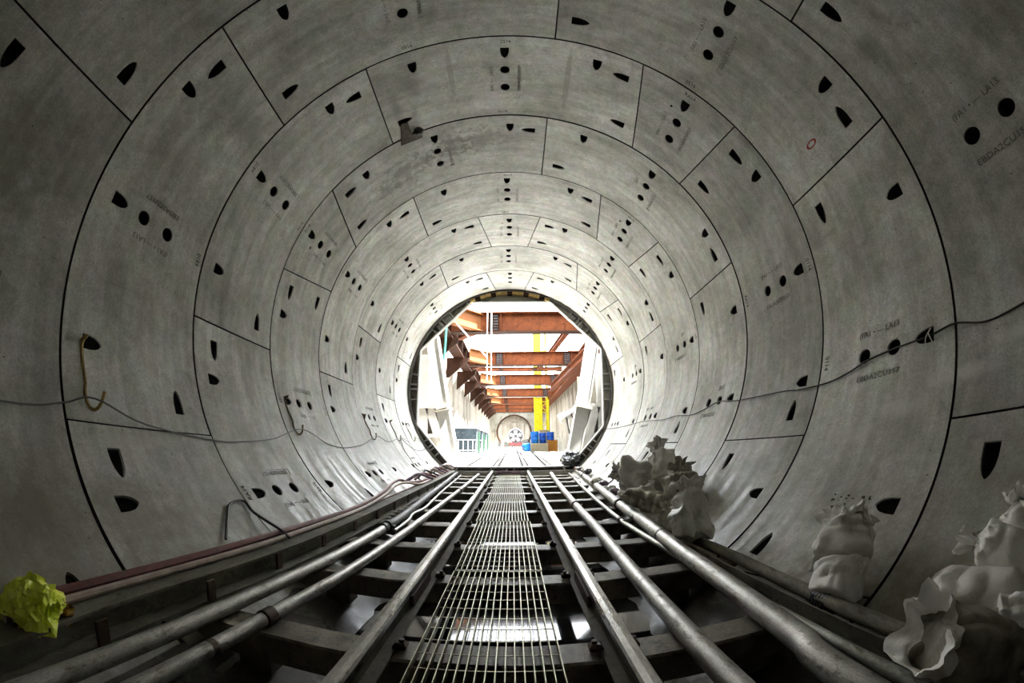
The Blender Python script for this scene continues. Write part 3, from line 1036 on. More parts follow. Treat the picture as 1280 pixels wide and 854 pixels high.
# hydraulic pieces on the right
hy = empty('hydraulic_ram', (2.9, 15.6, SL))
tag(hy, 'cream hydraulic ram and hoses behind the right leaning prop', 'machine')
MB().tube([(-0.75, 0, 1.75), (0.35, 0, 2.35)], 0.14, 12).build('cylinder', 'white', hy, True)
MB().tube([(-0.95, 0, 1.64), (-0.74, 0, 1.755)], 0.19, 12).build('end_cap', 'cream', hy, True)
MB().box((-0.45, 0.05, 0.85), (0.22, 0.25, 1.7)).build('support_post', 'cream', hy)
MB().box((0.35, 0.05, 1.2), (0.30, 0.25, 2.4)).build('support_post', 'white', hy)
MB().tube(smooth_path([(-0.7, -0.2, 1.7), (-0.6, -0.25, 1.1), (-0.35, -0.22, 0.5), (-0.3, -0.2, 0.05)]), 0.035, 8).build('hose', 'cableblack', hy, True)
MB().tube(smooth_path([(-0.5, -0.2, 1.85), (-0.3, -0.25, 1.2), (-0.2, -0.22, 0.6), (-0.1, -0.2, 0.05)]), 0.03, 8).build('hose', 'rustdark', hy, True)
MB().tube([(0.55, 0, 2.1), (0.55, 0, 2.6)], 0.26, 16).build('tank', 'pale', hy, True)

# ------------------------------------------------------------------ rusted struts across the shaft


def i_beam(p0, p1, hgt, wid, tf, tw, upv=Vector((0, 0, 1))):
    """outlines of an I-section: returns meshes of web and the two flanges"""
    p0, p1 = Vector(p0), Vector(p1)
    ax = (p1 - p0).normalized()
    sd = ax.cross(upv).normalized()
    u2 = sd.cross(ax)
    web = MB().prism([(-tw / 2, -hgt / 2 + tf), (tw / 2, -hgt / 2 + tf), (tw / 2, hgt / 2 - tf), (-tw / 2, hgt / 2 - tf)], [(p0, sd, u2), (p1, sd, u2)])
    fl = []
    for s_ in (-1, 1):
        c0 = s_ * (hgt / 2 - tf / 2)
        fl.append(MB().prism([(-wid / 2, c0 - tf / 2), (wid / 2, c0 - tf / 2), (wid / 2, c0 + tf / 2), (-wid / 2, c0 + tf / 2)], [(p0, sd, u2), (p1, sd, u2)]))
    return web, fl


ZS = 3.85
STRUTS = [(16.6, 0.95, 'nearest and largest rusted steel strut crossing above the shaft'),
          (24.2, 0.90, 'second nearest rusted strut, with bolted splices at both ends'),
          (32.6, 0.90, 'third rusted strut from the tunnel, passing before the yellow mast'),
          (41.0, 0.90, 'fourth rusted strut from the tunnel, just before the yellow mast'),
          (49.0, 0.80, 'fifth rusted strut from the tunnel'),
          (57.0, 0.70, 'sixth rusted strut from the tunnel, second from the far bulkhead'),
          (63.6, 0.65, 'farthest rusted strut, right before the far bulkhead')]
for (y, hgt, lab) in STRUTS:
    root = empty('cross_strut', (0.5, y, ZS - hgt / 2))
    tag(root, lab, 'strut', 'rusted struts across the shaft')
    z = hgt / 2
    xa, xb = -2.69 - 0.5, 4.335 - 0.5
    web, fl = i_beam((xa, 0, z), (xb, 0, z), hgt, 0.46, 0.045, 0.05)
    web.build('web', 'rust', root)
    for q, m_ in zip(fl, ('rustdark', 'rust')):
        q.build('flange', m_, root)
    for x in (-0.75 - 0.5, 3.6 - 0.5):
        if y < 20 and x > 0:
            continue
        # splice: cover plate with rows of bolts
        MB().box((x, -0.04, z), (0.46, 0.05, hgt * 0.86)).build('splice_plate', 'rustdark', root)
        if y < 42:
            bm_ = MB()
            for sx in (-0.14, -0.05, 0.05, 0.14):
                for k in range(6):
                    bm_.box((x + sx, -0.085, z + (k - 2.5) * hgt * 0.135), (0.055, 0.05, 0.055))
            tag(bm_.build('splice_bolts', 'dark', root), kind='stuff')
        for sx in (-0.32, 0.32):
            MB().box((x + sx, -0.06, z), (0.03, 0.2, hgt * 0.9)).build('web_stiffener', 'rust', root)
    # flared left end: two splayed legs to the waler
    if y < 50:
        web, fl = i_beam((-1.35 - 0.5, 0, z), (-2.52 - 0.5, -1.35, z), hgt * 0.86, 0.34, 0.04, 0.05)
        k = MB()
        for q in [web] + fl:
            k.add(q.v, q.f)
        k.build('splayed_leg', 'rustlit', root)  # paler rust puts sunlight on the near legs into the colour
        web, fl = i_beam((-1.35 - 0.5, 0, z), (-2.52 - 0.5, 1.35, z), hgt * 0.86, 0.34, 0.04, 0.05)
        k = MB()
        for q in [web] + fl:
            k.add(q.v, q.f)
        k.build('splayed_leg', 'rust', root)


def waler(name, label, x, z, y0, y1, hgt, wid, mats, sgn):
    root = empty(name, (x, y0, z - hgt / 2))
    tag(root, label, 'beam')
    web, fl = i_beam((0, 0, hgt / 2), (0, y1 - y0, hgt / 2), hgt, wid, 0.05, 0.05)
    web.build('web', mats[0], root)
    for q in fl:
        q.build('flange', mats[1], root)
    bk_ = MB()
    y = 1.0
    while y < y1 - y0:
        o_ = MB().box((sgn * wid * 0.25, y, hgt / 2), (wid * 0.46, 0.03, hgt - 0.1)).build('stiffener', mats[0], root)
        y += 2.1
    return root


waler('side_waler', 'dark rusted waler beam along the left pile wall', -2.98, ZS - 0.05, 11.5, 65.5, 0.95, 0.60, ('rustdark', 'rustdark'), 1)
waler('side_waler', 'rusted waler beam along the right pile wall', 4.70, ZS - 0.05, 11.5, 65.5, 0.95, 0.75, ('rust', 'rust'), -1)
ORD = ['nearest', 'second', 'third', 'fourth', 'fifth', 'sixth', 'seventh', 'eighth', 'ninth', 'tenth', 'eleventh', 'twelfth']
# brackets under the left waler
for k in range(12):
    y = 13.0 + k * 4.2
    mb = MB()
    mb.prism([(0, 0), (1.25, 0), (1.25, -0.18), (0, -1.25)], [((0, -0.08, 0), (1, 0, 0), (0, 0, 1)), ((0, 0.08, 0), (1, 0, 0), (0, 0, 1))])
    o = mb.build('waler_bracket', 'rustdark')
    o.location = (XL + 0.09, y, ZS - 0.53)
    tag(o, 'dark triangular bracket under the left waler, %s from the tunnel mouth' % ORD[k], 'bracket', 'brackets under the left waler')
# knee brace on the right and a lighter one behind
for nm, lab, p0, p1, hg in (('knee_brace', 'wide rusted knee brace running to the right waler', (4.05, 19.6, ZS - 0.695), (3.4, 33.0, ZS - 0.695), 0.5),
                            ('knee_brace', 'slim rusted upper brace seen beyond the nearest strut', (5.0, 12.2, 6.2), (2.86, 39.75, 6.2), 0.35)):
    root = empty(nm, p0)
    d = Vector(p1) - Vector(p0)
    web, fl = i_beam((0, 0, 0), d, hg, 0.40, 0.04, 0.05)
    web.build('web', 'rust', root)
    for q in fl:
        q.build('flange', 'rust', root)
    tag(root, lab, 'brace')
# upper strut level, far back
for y, z, lab in ((40.0, 6.2, 'thin rusted strut high up between the third and fourth struts'),):
    root = empty('upper_strut', (0.5, y, z))
    tag(root, lab, 'strut')
    web, fl = i_beam((-4.34, 0, 0), (4.8, 0, 0), 0.42, 0.36, 0.04, 0.05)
    web.build('web', 'rust', root)
    for q in fl:
        q.build('flange', 'rustdark', root)
    for x in (-1.6, 1.9):
        MB().box((x, -0.05, 0), (0.5, 0.05, 0.32)).build('splice_plate', 'rustdark', root)

# ------------------------------------------------------------------ yellow mast
ms = empty('tower_mast', (3.4, 45.0, SL))
tag(ms, 'tall yellow lattice mast standing behind the fourth strut', 'mast')
for dx in (-0.7, 0.7):
    for dy in (-0.6, 0.6):
        MB().box((dx, dy, 8), (0.16, 0.16, 16)).build('mast_leg', 'yellow', ms)
MB().box((-0.35, -0.66, 1.95 + 2.0), (0.9, 0.05, 3.9)).build('cladding_panel', 'yellow', ms)
MB().box((-0.35, -0.66, 8.2), (0.9, 0.05, 3.2)).build('cladding_panel', 'yellow', ms)
MB().box((-0.35, -0.66, 12.4), (0.9, 0.05, 4.2)).build('cladding_panel', 'yellow', ms)
for k in range(13):
    z = 0.6 + k * 1.2
    s_ = 1 if k % 2 else -1
    d = Vector((1.4, 0, 1.2 * s_))
    MB().tube([Vector((-0.7, -0.6, z)), Vector((-0.7, -0.6, z)) + d], 0.05, 6).build('lacing_bar', 'yellow', ms)
    MB().box((0, -0.6, z), (1.4, 0.09, 0.09)).build('rung', 'yellow', ms)
MB().box((0.0, -0.7, 6.1), (1.6, 0.5, 0.22)).build('platform', 'yellow', ms)
MB().tube([(0.80, -0.85, 0.0), (0.80, -0.85, 5.6)], 0.11, 10).build('riser_pipe', 'yellow', ms, True)

# ------------------------------------------------------------------ goods on the slab


def barrel_mesh():
    mb = MB()
    prof = [(0.0, 0), (0.29, 0), (0.305, 0.03), (0.30, 0.28), (0.312, 0.30), (0.30, 0.32), (0.30, 0.58), (0.312, 0.60), (0.30, 0.62), (0.305, 0.86), (0.29, 0.89), (0.0, 0.885)]
    nn = 20
    vs = [(math.cos(2 * PI * k / nn) * r, math.sin(2 * PI * k / nn) * r, z) for r, z in prof for k in range(nn)]
    fs = [(i * nn + k, i * nn + (k + 1) % nn, (i + 1) * nn + (k + 1) % nn, (i + 1) * nn + k) for i in range(len(prof) - 1) for k in range(nn)]
    return mb.add(vs, fs)


def barrel(loc, rot, mat_, lab, sc_=1.0):
    o = barrel_mesh().build('drum', mat_, None, True)
    o.location = loc
    o.rotation_euler = rot
    o.scale = (sc_,) * 3
    tag(o, lab, 'drum', 'blue drums by the right wall')
    bung = MB().tube([(0.16, 0, 0.885), (0.16, 0, 0.92)], 0.04, 8).build('bung', 'dark', o)
    return o


barrel((1.92, 33.0, SL + 0.655), (0, 0, 0), 'blue', 'large bright blue upright drum on the pale crate', 1.12)
barrel((2.60, 33.2, SL + 0.655), (0, 0, 0), 'bluedark', 'deep blue upright drum, middle of the three', 1.0)
barrel((3.26, 33.0, SL + 0.655), (0, 0, 0), 'bluedark', 'deep blue upright drum nearest the right wall', 1.05)
barrel((1.10, 32.6, SL + 0.345), (PI / 2, 0, 0.25), 'blue', 'small blue drum lying on the slab by the crate', 1.1)


def crate(loc, size, mat_, lab, name='crate'):
    root = empty(name, loc)
    sx, sy, sz = size
    MB().box((0, 0, sz / 2 + 0.05), (sx - 0.06, sy - 0.06, sz - 0.02)).build('crate_body', mat_, root)
    for k in range(3):
        MB().box((0, -sy / 2 + 0.02, 0.16 + k * (sz - 0.1) / 2.6), (sx, 0.05, (sz / 3) * 0.8)).build('slat', mat_, root)
    for k in (-1, 1):
        MB().box((k * (sx / 2 - 0.07), -sy / 2 - 0.02, sz / 2 + 0.02), (0.1, 0.05, sz)).build('batten', mat_, root)
    MB().box((0, 0, sz + 0.06), (sx + 0.04, sy + 0.04, 0.05)).build('lid', mat_, root)
    tag(root, lab, 'crate')
    return root


crate((2.55, 33.0, SL), (2.1, 1.1, 0.56), 'timber', 'pale wooden crate under the blue drums')
crate((3.05, 29.5, SL), (0.70, 0.8, 0.80), 'orange', 'orange brown box in front of the drums with a white sack on top')
crate((2.0, 29.0, SL), (1.25, 0.8, 0.55), 'timber', 'low pale wooden crate beside the orange box')
crate((2.95, 35.4, SL), (1.0, 0.9, 1.75), 'timber', 'tall pale crate behind the blue drums')
crate((3.75, 29.8, SL), (0.45, 0.7, 0.95), 'cream', 'narrow cream box beside the orange box')

# skips along the left wall


def skip(loc, lab, sz=(1.45, 3.0, 1.7)):
    root = empty('skip', loc)
    sx, sy, sz_ = sz
    mb = MB()
    prof = [(-sx / 2 + 0.15, 0.15), (sx / 2 - 0.15, 0.15), (sx / 2, sz_), (-sx / 2, sz_)]
    mb.prism(prof, [((0, -sy / 2, 0), (1, 0, 0), (0, 0, 1)), ((0, sy / 2, 0), (1, 0, 0), (0, 0, 1))])
    mb.build('hopper', 'skip', root)
    for k in (-1, 1):
        MB().box((k * sx / 2, 0, sz_), (0.09, sy + 0.1, 0.1)).build('rim', 'pale', root)
        MB().box((0, k * sy / 2, sz_), (sx + 0.1, 0.09, 0.1)).build('rim', 'pale', root)
    for q in range(4):
        MB().box((-sx / 2 + 0.25 + q * (sx - 0.5) / 3, -sy / 2 - 0.04, 0.55), (0.06, 0.06, 0.75)).build('rail_post', 'pale', root)
    for z in (0.25, 0.92):
        MB().box((0, -sy / 2 - 0.05, z), (sx + 0.1, 0.06, 0.06)).build('guard_rail', 'pale', root)
    MB().box((sx / 2 + 0.12, -sy / 2, 0.7), (0.14, 0.14, 1.4)).build('corner_post', 'green', root)
    tag(root, lab, 'skip', 'skips along the left wall')


skip((-2.95, 26.5, SL), 'nearest blue grey steel skip beside the left leaning prop')
skip((-2.95, 31.0, SL), 'middle blue grey steel skip by the left wall')
skip((-2.95, 35.5, SL), 'farthest blue grey steel skip by the left wall')

# ------------------------------------------------------------------ machine at the far end
lo_ = empty('tunnel_machine', (0.55, 60.5, SL))
tag(lo_, 'dark round fronted machine with red bumper before the far tunnel mouth', 'machine')
MB().tube([(0, 0.3, 1.75), (0, 3.5, 1.75)], 1.15, 28).build('drum_body', 'dark', lo_, True)
mb = MB()
ring = [Vector((math.cos(2 * PI * k / 28) * 1.15, 0.25, 1.75 + math.sin(2 * PI * k / 28) * 1.15)) for k in range(29)]
mb.tube(ring, 0.07, 6)
mb.build('rim_ring', 'pale', lo_)
for k in range(5):
    an = PI / 2 + 2 * PI * k / 5
    p = [(0.18, -0.16), (0.85, -0.30), (0.95, 0.0), (0.85, 0.30), (0.18, 0.16)]
    c_, s2_ = math.cos(an), math.sin(an)
    vs = [(a * c_ - q * s2_, 0.20 + d, 1.75 + a * s2_ + q * c_) for d in (0, 0.08) for a, q in p]
    fs = [(0, 1, 2, 3, 4), (9, 8, 7, 6, 5)] + [(i, 5 + i, 5 + (i + 1) % 5, (i + 1) % 5) for i in range(5)]
    MB().add(vs, fs).build('blade', 'pale', lo_)
MB().tube([(0, 0.05, 1.75), (0, 0.35, 1.75)], 0.25, 14).build('hub', 'dark', lo_, True)
MB().box((0, -0.2, 0.55), (1.9, 0.7, 0.5)).build('bumper', 'redpaint2', lo_)
MB().box((1.0, -0.5, 0.95), (2.4, 0.25, 0.18), Matrix.Rotation(-0.25, 3, 'Y')).build('boom', 'dark', lo_)
MB().box((1.7, -0.3, 0.5), (1.1, 0.8, 0.8)).build('side_tank', 'dark', lo_)
for k in range(5):
    x = -1.5 - (k % 3) * 0.5
    MB().box((x, -0.3 + k * 0.1, 0.45 + 0.12 * (k % 2)), (0.34, 0.4, 0.8 + 0.15 * (k % 2))).build('side_unit', 'cream' if k % 2 else 'dark', lo_)
for x in (-0.55, 0.55):
    MB().tube([(x - 0.06, -0.1, 0.24), (x + 0.06, -0.1, 0.24)], 0.24, 14).build('wheel', 'dark', lo_, True)

# ------------------------------------------------------------------ ropes and hoses hanging in the shaft
for nm, pts, r_, m_, lab in (
        ('hoist_rope', [(-1.03, 16.34, 4.34), (-1.03, 16.34, 1.2)], 0.022, 'rope', 'white vertical rope hanging at the left, nearer the wall'),
        ('hoist_rope', [(-0.85, 16.34, 4.34), (-0.85, 16.34, 1.1)], 0.022, 'rope', 'white vertical rope hanging at the left, nearer the middle'),
        ('hanging_hose', smooth_path([(-2.62, 15.0, 4.0), (-2.66, 15.0, 2.2), (-2.78, 15.0, 0.9), (-2.85, 15.0, -0.6)]), 0.05, 'teal', 'teal hose hanging down behind the left thrust frame'),
        ('stay_rod', [(-2.30, 15.35, 3.50), (-1.03, 16.3, 2.2)], 0.03, 'rope', 'thin pale sloping rod below the nearest strut')):
    o = MB().tube([Vector(p) - Vector(pts[-1]) for p in pts], r_, 8).build(nm, m_, None, True)
    o.location = pts[-1]
    tag(o, lab, 'rope' if 'rope' in nm else nm.split('_')[-1])

# ------------------------------------------------------------------ rails let into the slab
for x0, x1, ya, yb, lab in ((-0.472, -0.50, YE + 0.35, 60, 'left middle rail let into the shaft slab'), (0.428, 0.62, YE + 0.35, 60, 'right middle rail let into the shaft slab'),
                            (-1.42, -1.95, 11.5, 50, 'outer left rail let into the shaft slab'), (1.12, 2.2, 11.0, 54, 'outer right rail let into the shaft slab')):
    root = empty('slab_rail', (x0, ya, SL))
    tag(root, lab, 'rail', 'rails in the slab')
    d = Vector((x1 - x0, yb - ya, 0))
    sd = Vector((1, 0, 0))
    MB().prism([(-0.035, -0.05), (0.035, -0.05), (0.035, 0.022), (-0.035, 0.022)], [((0, 0, 0), sd, (0, 0, 1)), (d, sd, (0, 0, 1))]).build('rail_head', 'rail', root)
    for s_ in (-1, 1):
        MB().prism([(-0.05, -0.05), (0.05, -0.05), (0.05, 0.006), (-0.05, 0.006)], [(sd * s_ * 0.085, sd, (0, 0, 1)), (d + sd * s_ * 0.085, sd, (0, 0, 1))]).build('flangeway_shade', 'slot', root)  # flat black strip, paints the shade of a groove beside the rail
# ------------------------------------------------------------------ added plug behind the camera, keeps sky light out of the tunnel
mb = MB()
nn = 40
pts = [er(360 * i / nn) * (R + TH) for i in range(nn)]
mb.add([p + EY * (Y0 - 4 * W - 0.3) for p in pts] + [p + EY * (Y0 - 4 * W - 0.02) for p in pts],
       [tuple(range(nn)), tuple(range(2 * nn - 1, nn - 1, -1))] + [(i, nn + i, nn + (i + 1) % nn, (i + 1) % nn) for i in range(nn)])
tag(mb.build('wall_rear_plug', 'bulkhead'), 'added unseen plug closing the tunnel behind the viewer against sky light', kind='structure')

# ------------------------------------------------------------------ water lying in the invert
ZW = -2.60
hw = math.sqrt(R * R - ZW * ZW)
mb = MB()
ya, yb = Y0 - 3.9 * W, YE - 0.05
mb.add([(-hw, ya, ZW), (hw, ya, ZW), (hw, yb, ZW), (-hw, yb, ZW), (-hw * 0.9, ya, ZW - 0.03), (hw * 0.9, ya, ZW - 0.03), (hw * 0.9, yb, ZW - 0.03), (-hw * 0.9, yb, ZW - 0.03)],
       [(0, 1, 2, 3), (7, 6, 5, 4), (0, 4, 5, 1), (1, 5, 6, 2), (2, 6, 7, 3), (3, 7, 4, 0)])
o = mb.build('invert_water', 'water')
tag(o, 'dark shallow water lying in the tunnel bottom under the sleepers', 'water', kind='stuff')

# ------------------------------------------------------------------ dark layer added over the invert to blacken the space under the track
nx, ny = 44, 150
vs = []
for i in range(ny + 1):
    y = (Y0 - 3.9 * W) + (YE - 0.06 - (Y0 - 3.9 * W)) * i / ny
    for k in range(nx + 1):
        x = -1.34 + 2.68 * k / nx
        e = 1 - abs(x) / 1.34
        zc = -math.sqrt(R * R - x * x)
        hgt = 0.035 * min(1, e * 5) * (0.6 + 1.1 * noise.noise(Vector((x * 2.6, y * 1.1, 3)))) + 0.02 * noise.noise(Vector((x * 9, y * 5, 1))) * min(1, e * 6)
        vs.append((x, y, zc + max(-0.004, hgt)))
fs = [(i * (nx + 1) + k, i * (nx + 1) + k + 1, (i + 1) * (nx + 1) + k + 1, (i + 1) * (nx + 1) + k) for i in range(ny) for k in range(nx)]
o = MB().add(vs, fs).build('invert_dark_layer', 'invert_dark', None, True)
tag(o, 'added dark wet layer on the tunnel bottom under the track', 'mud', kind='stuff')

# ------------------------------------------------------------------ sleepers
ZSL = -2.303
SLY = [-0.25, 0.62, 1.46, 2.36, 3.13, 3.98, 4.80, 5.62, 6.52, 7.44, 8.26, 9.12, 9.93]
rs = random.Random(11)
names = ['nearest', 'second', 'third', 'fourth', 'fifth', 'sixth', 'seventh', 'eighth', 'ninth', 'tenth', 'eleventh', 'twelfth']
for i, y in enumerate(SLY):
    root = empty('sleeper', (0, y, ZSL - 0.15))
    hwid = 1.46
    mb = MB()
    xs = [-1.47, -1.40, -1.30, -1.15, -0.9, -0.7, -0.5, -0.3, -0.1, 0.1, 0.3, 0.5, 0.7, 0.9, 1.15, 1.30, 1.40, 1.47]
    vs = []
    for x in xs:
        j, jz = rs.uniform(-0.006, 0.006), rs.uniform(-0.004, 0.002)
        zb = max(0.02, -math.sqrt((R - 0.01) ** 2 - x * x) - (ZSL - 0.15))
        zb = min(zb, 0.125)
        vs += [(x, -0.085 + j, zb), (x, 0.085 + j, zb), (x, 0.085 + j, 0.14 + jz), (x, 0.075 + j, 0.15 + jz), (x, -0.075 + j, 0.15 + jz), (x, -0.085 + j, 0.14 + jz)]
    fs = []
    for k in range(len(xs) - 1):
        for q in range(6):
            fs.append((k * 6 + q, k * 6 + (q + 1) % 6, k * 6 + 6 + (q + 1) % 6, k * 6 + 6 + q))
    fs += [(5, 4, 3, 2, 1, 0), tuple((len(xs) - 1) * 6 + q for q in range(6))]
    mb.add(vs, fs)
    mb.build('beam', 'sleeper', root)
    for x in (-1.05, 1.05):
        MB().box((x, 0, -0.02), (0.16, 0.13, 0.08)).build('packer', 'muddy', root)
    if i < 2:
        lab = 'muddy sleeper under the rails, %s below the lower edge of the photo' % ('just' if i else 'well')
    else:
        lab = 'grimy cross sleeper under the rails, %s from the front' % names[i - 2]
    if i == len(SLY) - 1:
        lab = 'last cross sleeper under the rails, at the edge of the shaft slab'
    tag(root, lab, 'sleeper', 'sleepers carrying the track')

# ------------------------------------------------------------------ running rails
ZR = -2.167
prof = [(-0.055, 0), (0.055, 0), (0.055, 0.010), (0.012, 0.026), (0.009, 0.088), (0.030, 0.100), (0.031, 0.124), (0.024, 0.134), (0.0, 0.136),
        (-0.024, 0.134), (-0.031, 0.124), (-0.030, 0.100), (-0.009, 0.088), (-0.012, 0.026), (-0.055, 0.010)]
for x, lab in ((-0.472, 'worn steel running rail on the left of the walkway grating'), (0.428, 'worn steel running rail on the right of the walkway grating')):
    root = empty('running_rail', (x, -0.5, ZSL))
    tag(root, lab, 'rail', 'running rails')
    lower = prof[:5] + prof[13:]
    L = YE + 0.3 + 0.5
    MB().prism([prof[0], prof[1], prof[2], prof[3], prof[4], prof[12], prof[13], prof[14]], [((0, 0, 0), (1, 0, 0), (0, 0, 1)), ((0, L, 0), (1, 0, 0), (0, 0, 1))]).build('rail_foot', 'railside', root)
    MB().prism(prof[4:13], [((0, 0, 0), (1, 0, 0), (0, 0, 1)), ((0, L, 0), (1, 0, 0), (0, 0, 1))]).build('rail_head', 'rail', root)
    cm = MB()
    cm.box((0.072, 0, 0.020), (0.055, 0.05, 0.032), None, 0, 0.010)
    cm.tube([(0.078, 0, 0.034), (0.078, 0, 0.050)], 0.012, 6)
    cm = cm.mesh('rail_clip', 'clamp')
    for y in SLY[1:]:
        for s_ in (-1, 1):
            o = link('rail_clip', cm, root)
            o.location = (0, y + 0.5, 0)
            if s_ < 0:
                o.rotation_euler = (0, 0, PI)
    # fish plate
    for yy in (2.05, 7.2):
        for s_ in (-1, 1):
            MB().box((s_ * 0.024, yy + 0.5, 0.055), (0.022, 0.42, 0.058)).build('fish_plate', 'clamp', root)

# ------------------------------------------------------------------ walkway grating
ZG = ZSL
xl, xr = -0.325, 0.212
NB = 17
bounds = [(-0.25, 1.06), (1.07, 2.43), (2.45, 4.04), (4.06, 5.68), (5.70, 7.50), (7.52, 9.18), (9.20, 10.02)]
order = ['below the front edge of the photo', 'nearest and widest looking', 'second from the front', 'third from the front', 'fourth from the front', 'fifth from the front', 'last, next to the shaft slab']
bar_me = {}
for gi, (ya, yb) in enumerate(bounds):
    root = empty('walkway_grating', (0, (ya + yb) / 2, ZG))
    L = yb - ya
    key_ = round(L, 3)
    dx = [0.01, 0.0, 0.004, -0.012, 0.006, 0.0, 0.004][gi]
    b1 = MB().box((0, 0, 0.016), (0.0042, L, 0.03)).mesh('bearing_bar', 'grating')
    b2 = MB().tube([(xl, 0, 0.024), (xr, 0, 0.024)], 0.0028, 6).mesh('cross_rod', 'grating')
    b3 = MB().box(((xl + xr) / 2, 0, 0.016), (xr - xl, 0.005, 0.032)).mesh('end_band', 'grating')
    for k in range(NB):
        o = link('bearing_bar', b1, root)
        o.location = (xl + (xr - xl) * k / (NB - 1) + dx, 0, 0)
    nr = max(2, int(L / 0.105))
    for k in range(1, nr):
        o = link('cross_rod', b2, root)
        o.location = (dx, -L / 2 + L * k / nr, 0)
    for s_ in (-1, 1):
        o = link('end_band', b3, root)
        o.location = (dx, s_ * (L / 2 - 0.003), 0)
    tag(root, 'steel bar walkway grating panel between the rails, ' + order[gi], 'grating', 'walkway grating panels')
# board at the end of the walkway
o = MB().box((0, 0, 0.06), (0.60, 0.10, 0.12)).build('edge_board', 'hosepurple')
o.location = (-0.05, 10.09, ZSL + 0.0)
tag(o, 'purplish board across the end of the walkway grating', 'board')


# ------------------------------------------------------------------ pipes lying on the sleepers
def pipe(name, lab, pts, r, mat_, clamps=(), k=6, seams=(), n=16, cm='clamp'):
    P = smooth_path(pts, k)
    base = Vector(pts[0])
    root = empty(name, base)
    P = [p - base for p in P]
    MB().tube(P, r, n).build('tube', mat_, root, True)

    def at(y):
        for a, b_ in zip(P, P[1:]):
            if (a.y + base.y) <= y <= (b_.y + base.y):
                f = (y - base.y - a.y) / max(1e-9, b_.y - a.y)
                return a.lerp(b_, f), (b_ - a).normalized()
        return P[0], (P[1] - P[0]).normalized()
    for y in clamps:
        c, d = at(y)
        cl = MB()
        cl.tube([c - d * 0.035, c - d * 0.03, c + d * 0.03, c + d * 0.035], [r * 1.12, r * 1.28, r * 1.28, r * 1.12], n)
        ob = cl.build('coupling', cm, root, True)
        sd = d.cross(Vector((0, 0, 1))).normalized()
        MB().box(c + sd * r * 1.45, (r * 0.5, 0.05, r * 0.45)).build('clamp_lug', cm, ob)
    for y in seams:
        c, d = at(y)
        MB().tube([c - d * 0.015, c + d * 0.015], r * 1.03, n).build('joint_band', cm, root, True)
    tag(root, lab, 'pipe')
    return root


pipe('service_pipe', 'thin grey pipe on the left, next to the rail, with a rusty coupling in front',
     [(-1.10, -0.4, -2.268), (-1.045, 0.84, -2.268), (-1.01, 1.45, -2.268), (-0.95, 2.19, -2.268), (-0.91, 3.24, -2.268), (-0.87, 5.5, -2.268), (-0.85, 6.7, -2.268), (-0.82, 10.0, -2.268)],
     0.033, 'galv', (1.47, 6.56), seams=(1.12,))
pipe('service_pipe', 'outer left pipe that ends in a black rubber coupling',
     [(-1.28, -0.4, -2.262), (-1.26, 0.67, -2.262), (-1.24, 1.06, -2.262), (-1.20, 1.73, -2.262), (-1.14, 2.59, -2.262), (-1.12, 3.42, -2.262)],
     0.038, 'galv', ())
hb = pipe('rubber_hose', 'black rubber hose leading on from the outer left pipe',
          [(-1.12, 3.43, -2.255), (-1.11, 3.75, -2.255), (-1.12, 4.17, -2.255), (-1.18, 5.4, -2.255), (-1.22, 6.4, -2.255), (-1.30, 8.2, -2.255), (-1.38, 10.0, -2.24)],
          0.044, 'blackrubber', (3.55,), n=14, cm='blackrubber')
for k in range(5):
    y = 3.75 + k * 0.16
    MB().box((-1.19 + 1.12 + 0.02, y - 3.43, 0.03), (0.05, 0.02, 0.03)).build('hose_tie', 'galv', hb)
pipe('thin_cable_pipe', 'thin pale hose lying against the black rubber hose',
     [(-1.03, 3.5, -2.285), (-1.04, 4.0, -2.285), (-1.085, 4.4, -2.285), (-1.05, 4.9, -2.285), (-1.13, 6.4, -2.285), (-1.26, 9.9, -2.285)], 0.016, 'galv', (), n=8)
pipe('service_pipe', 'grey pipe on the right, next to the rail, with a rusty clamp',
     [(0.70, -0.4, -2.256), (0.71, 1.13, -2.256), (0.72, 1.47, -2.256), (0.74, 2.21, -2.256), (0.78, 3.19, -2.256), (0.80, 3.81, -2.256), (0.82, 4.83, -2.256), (0.93, 8.0, -2.256), (1.02, 10.0, -2.256)],
     0.046, 'galv', (4.86,))
pipe('service_pipe', 'thickest grey pipe on the right, running from the foreground to the bags',
     [(0.94, -0.4, -2.23), (1.00, 0.88, -2.235), (1.045, 1.13, -2.235), (1.09, 1.61, -2.235), (1.12, 1.98, -2.235), (1.145, 2.46, -2.23), (1.21, 3.37, -2.215), (1.28, 4.5, -2.215), (1.44, 6.5, -2.215), (1.56, 8.4, -2.20), (1.66, 10.0, -2.19)],
     0.054, 'galv', (4.50, 8.3), seams=(2.9,))
pipe('service_pipe', 'slim pipe crossing under the thickest pipe on the right',
     [(1.17, -0.4, -2.27), (1.175, 0.9, -2.27), (1.18, 1.37, -2.272), (1.17, 2.0, -2.276), (1.13, 3.0, -2.276), (1.12, 3.85, -2.276), (1.18, 5.24, -2.276), (1.29, 7.1, -2.276), (1.40, 8.6, -2.27), (1.48, 10.0, -2.27)],
     0.026, 'galvgreen', (3.88, 8.7), n=12)
pipe('ledge_pipe', 'muddy pipe at the foot of the right wall, before the bags',
     [(1.38, -0.4, -2.26), (1.39, 1.02, -2.255), (1.40, 1.59, -2.255), (1.42, 2.24, -2.255), (1.40, 3.0, -2.255), (1.40, 3.5, -2.255), (1.42, 4.6, -2.26)],
     0.036, 'mudpipe', ())
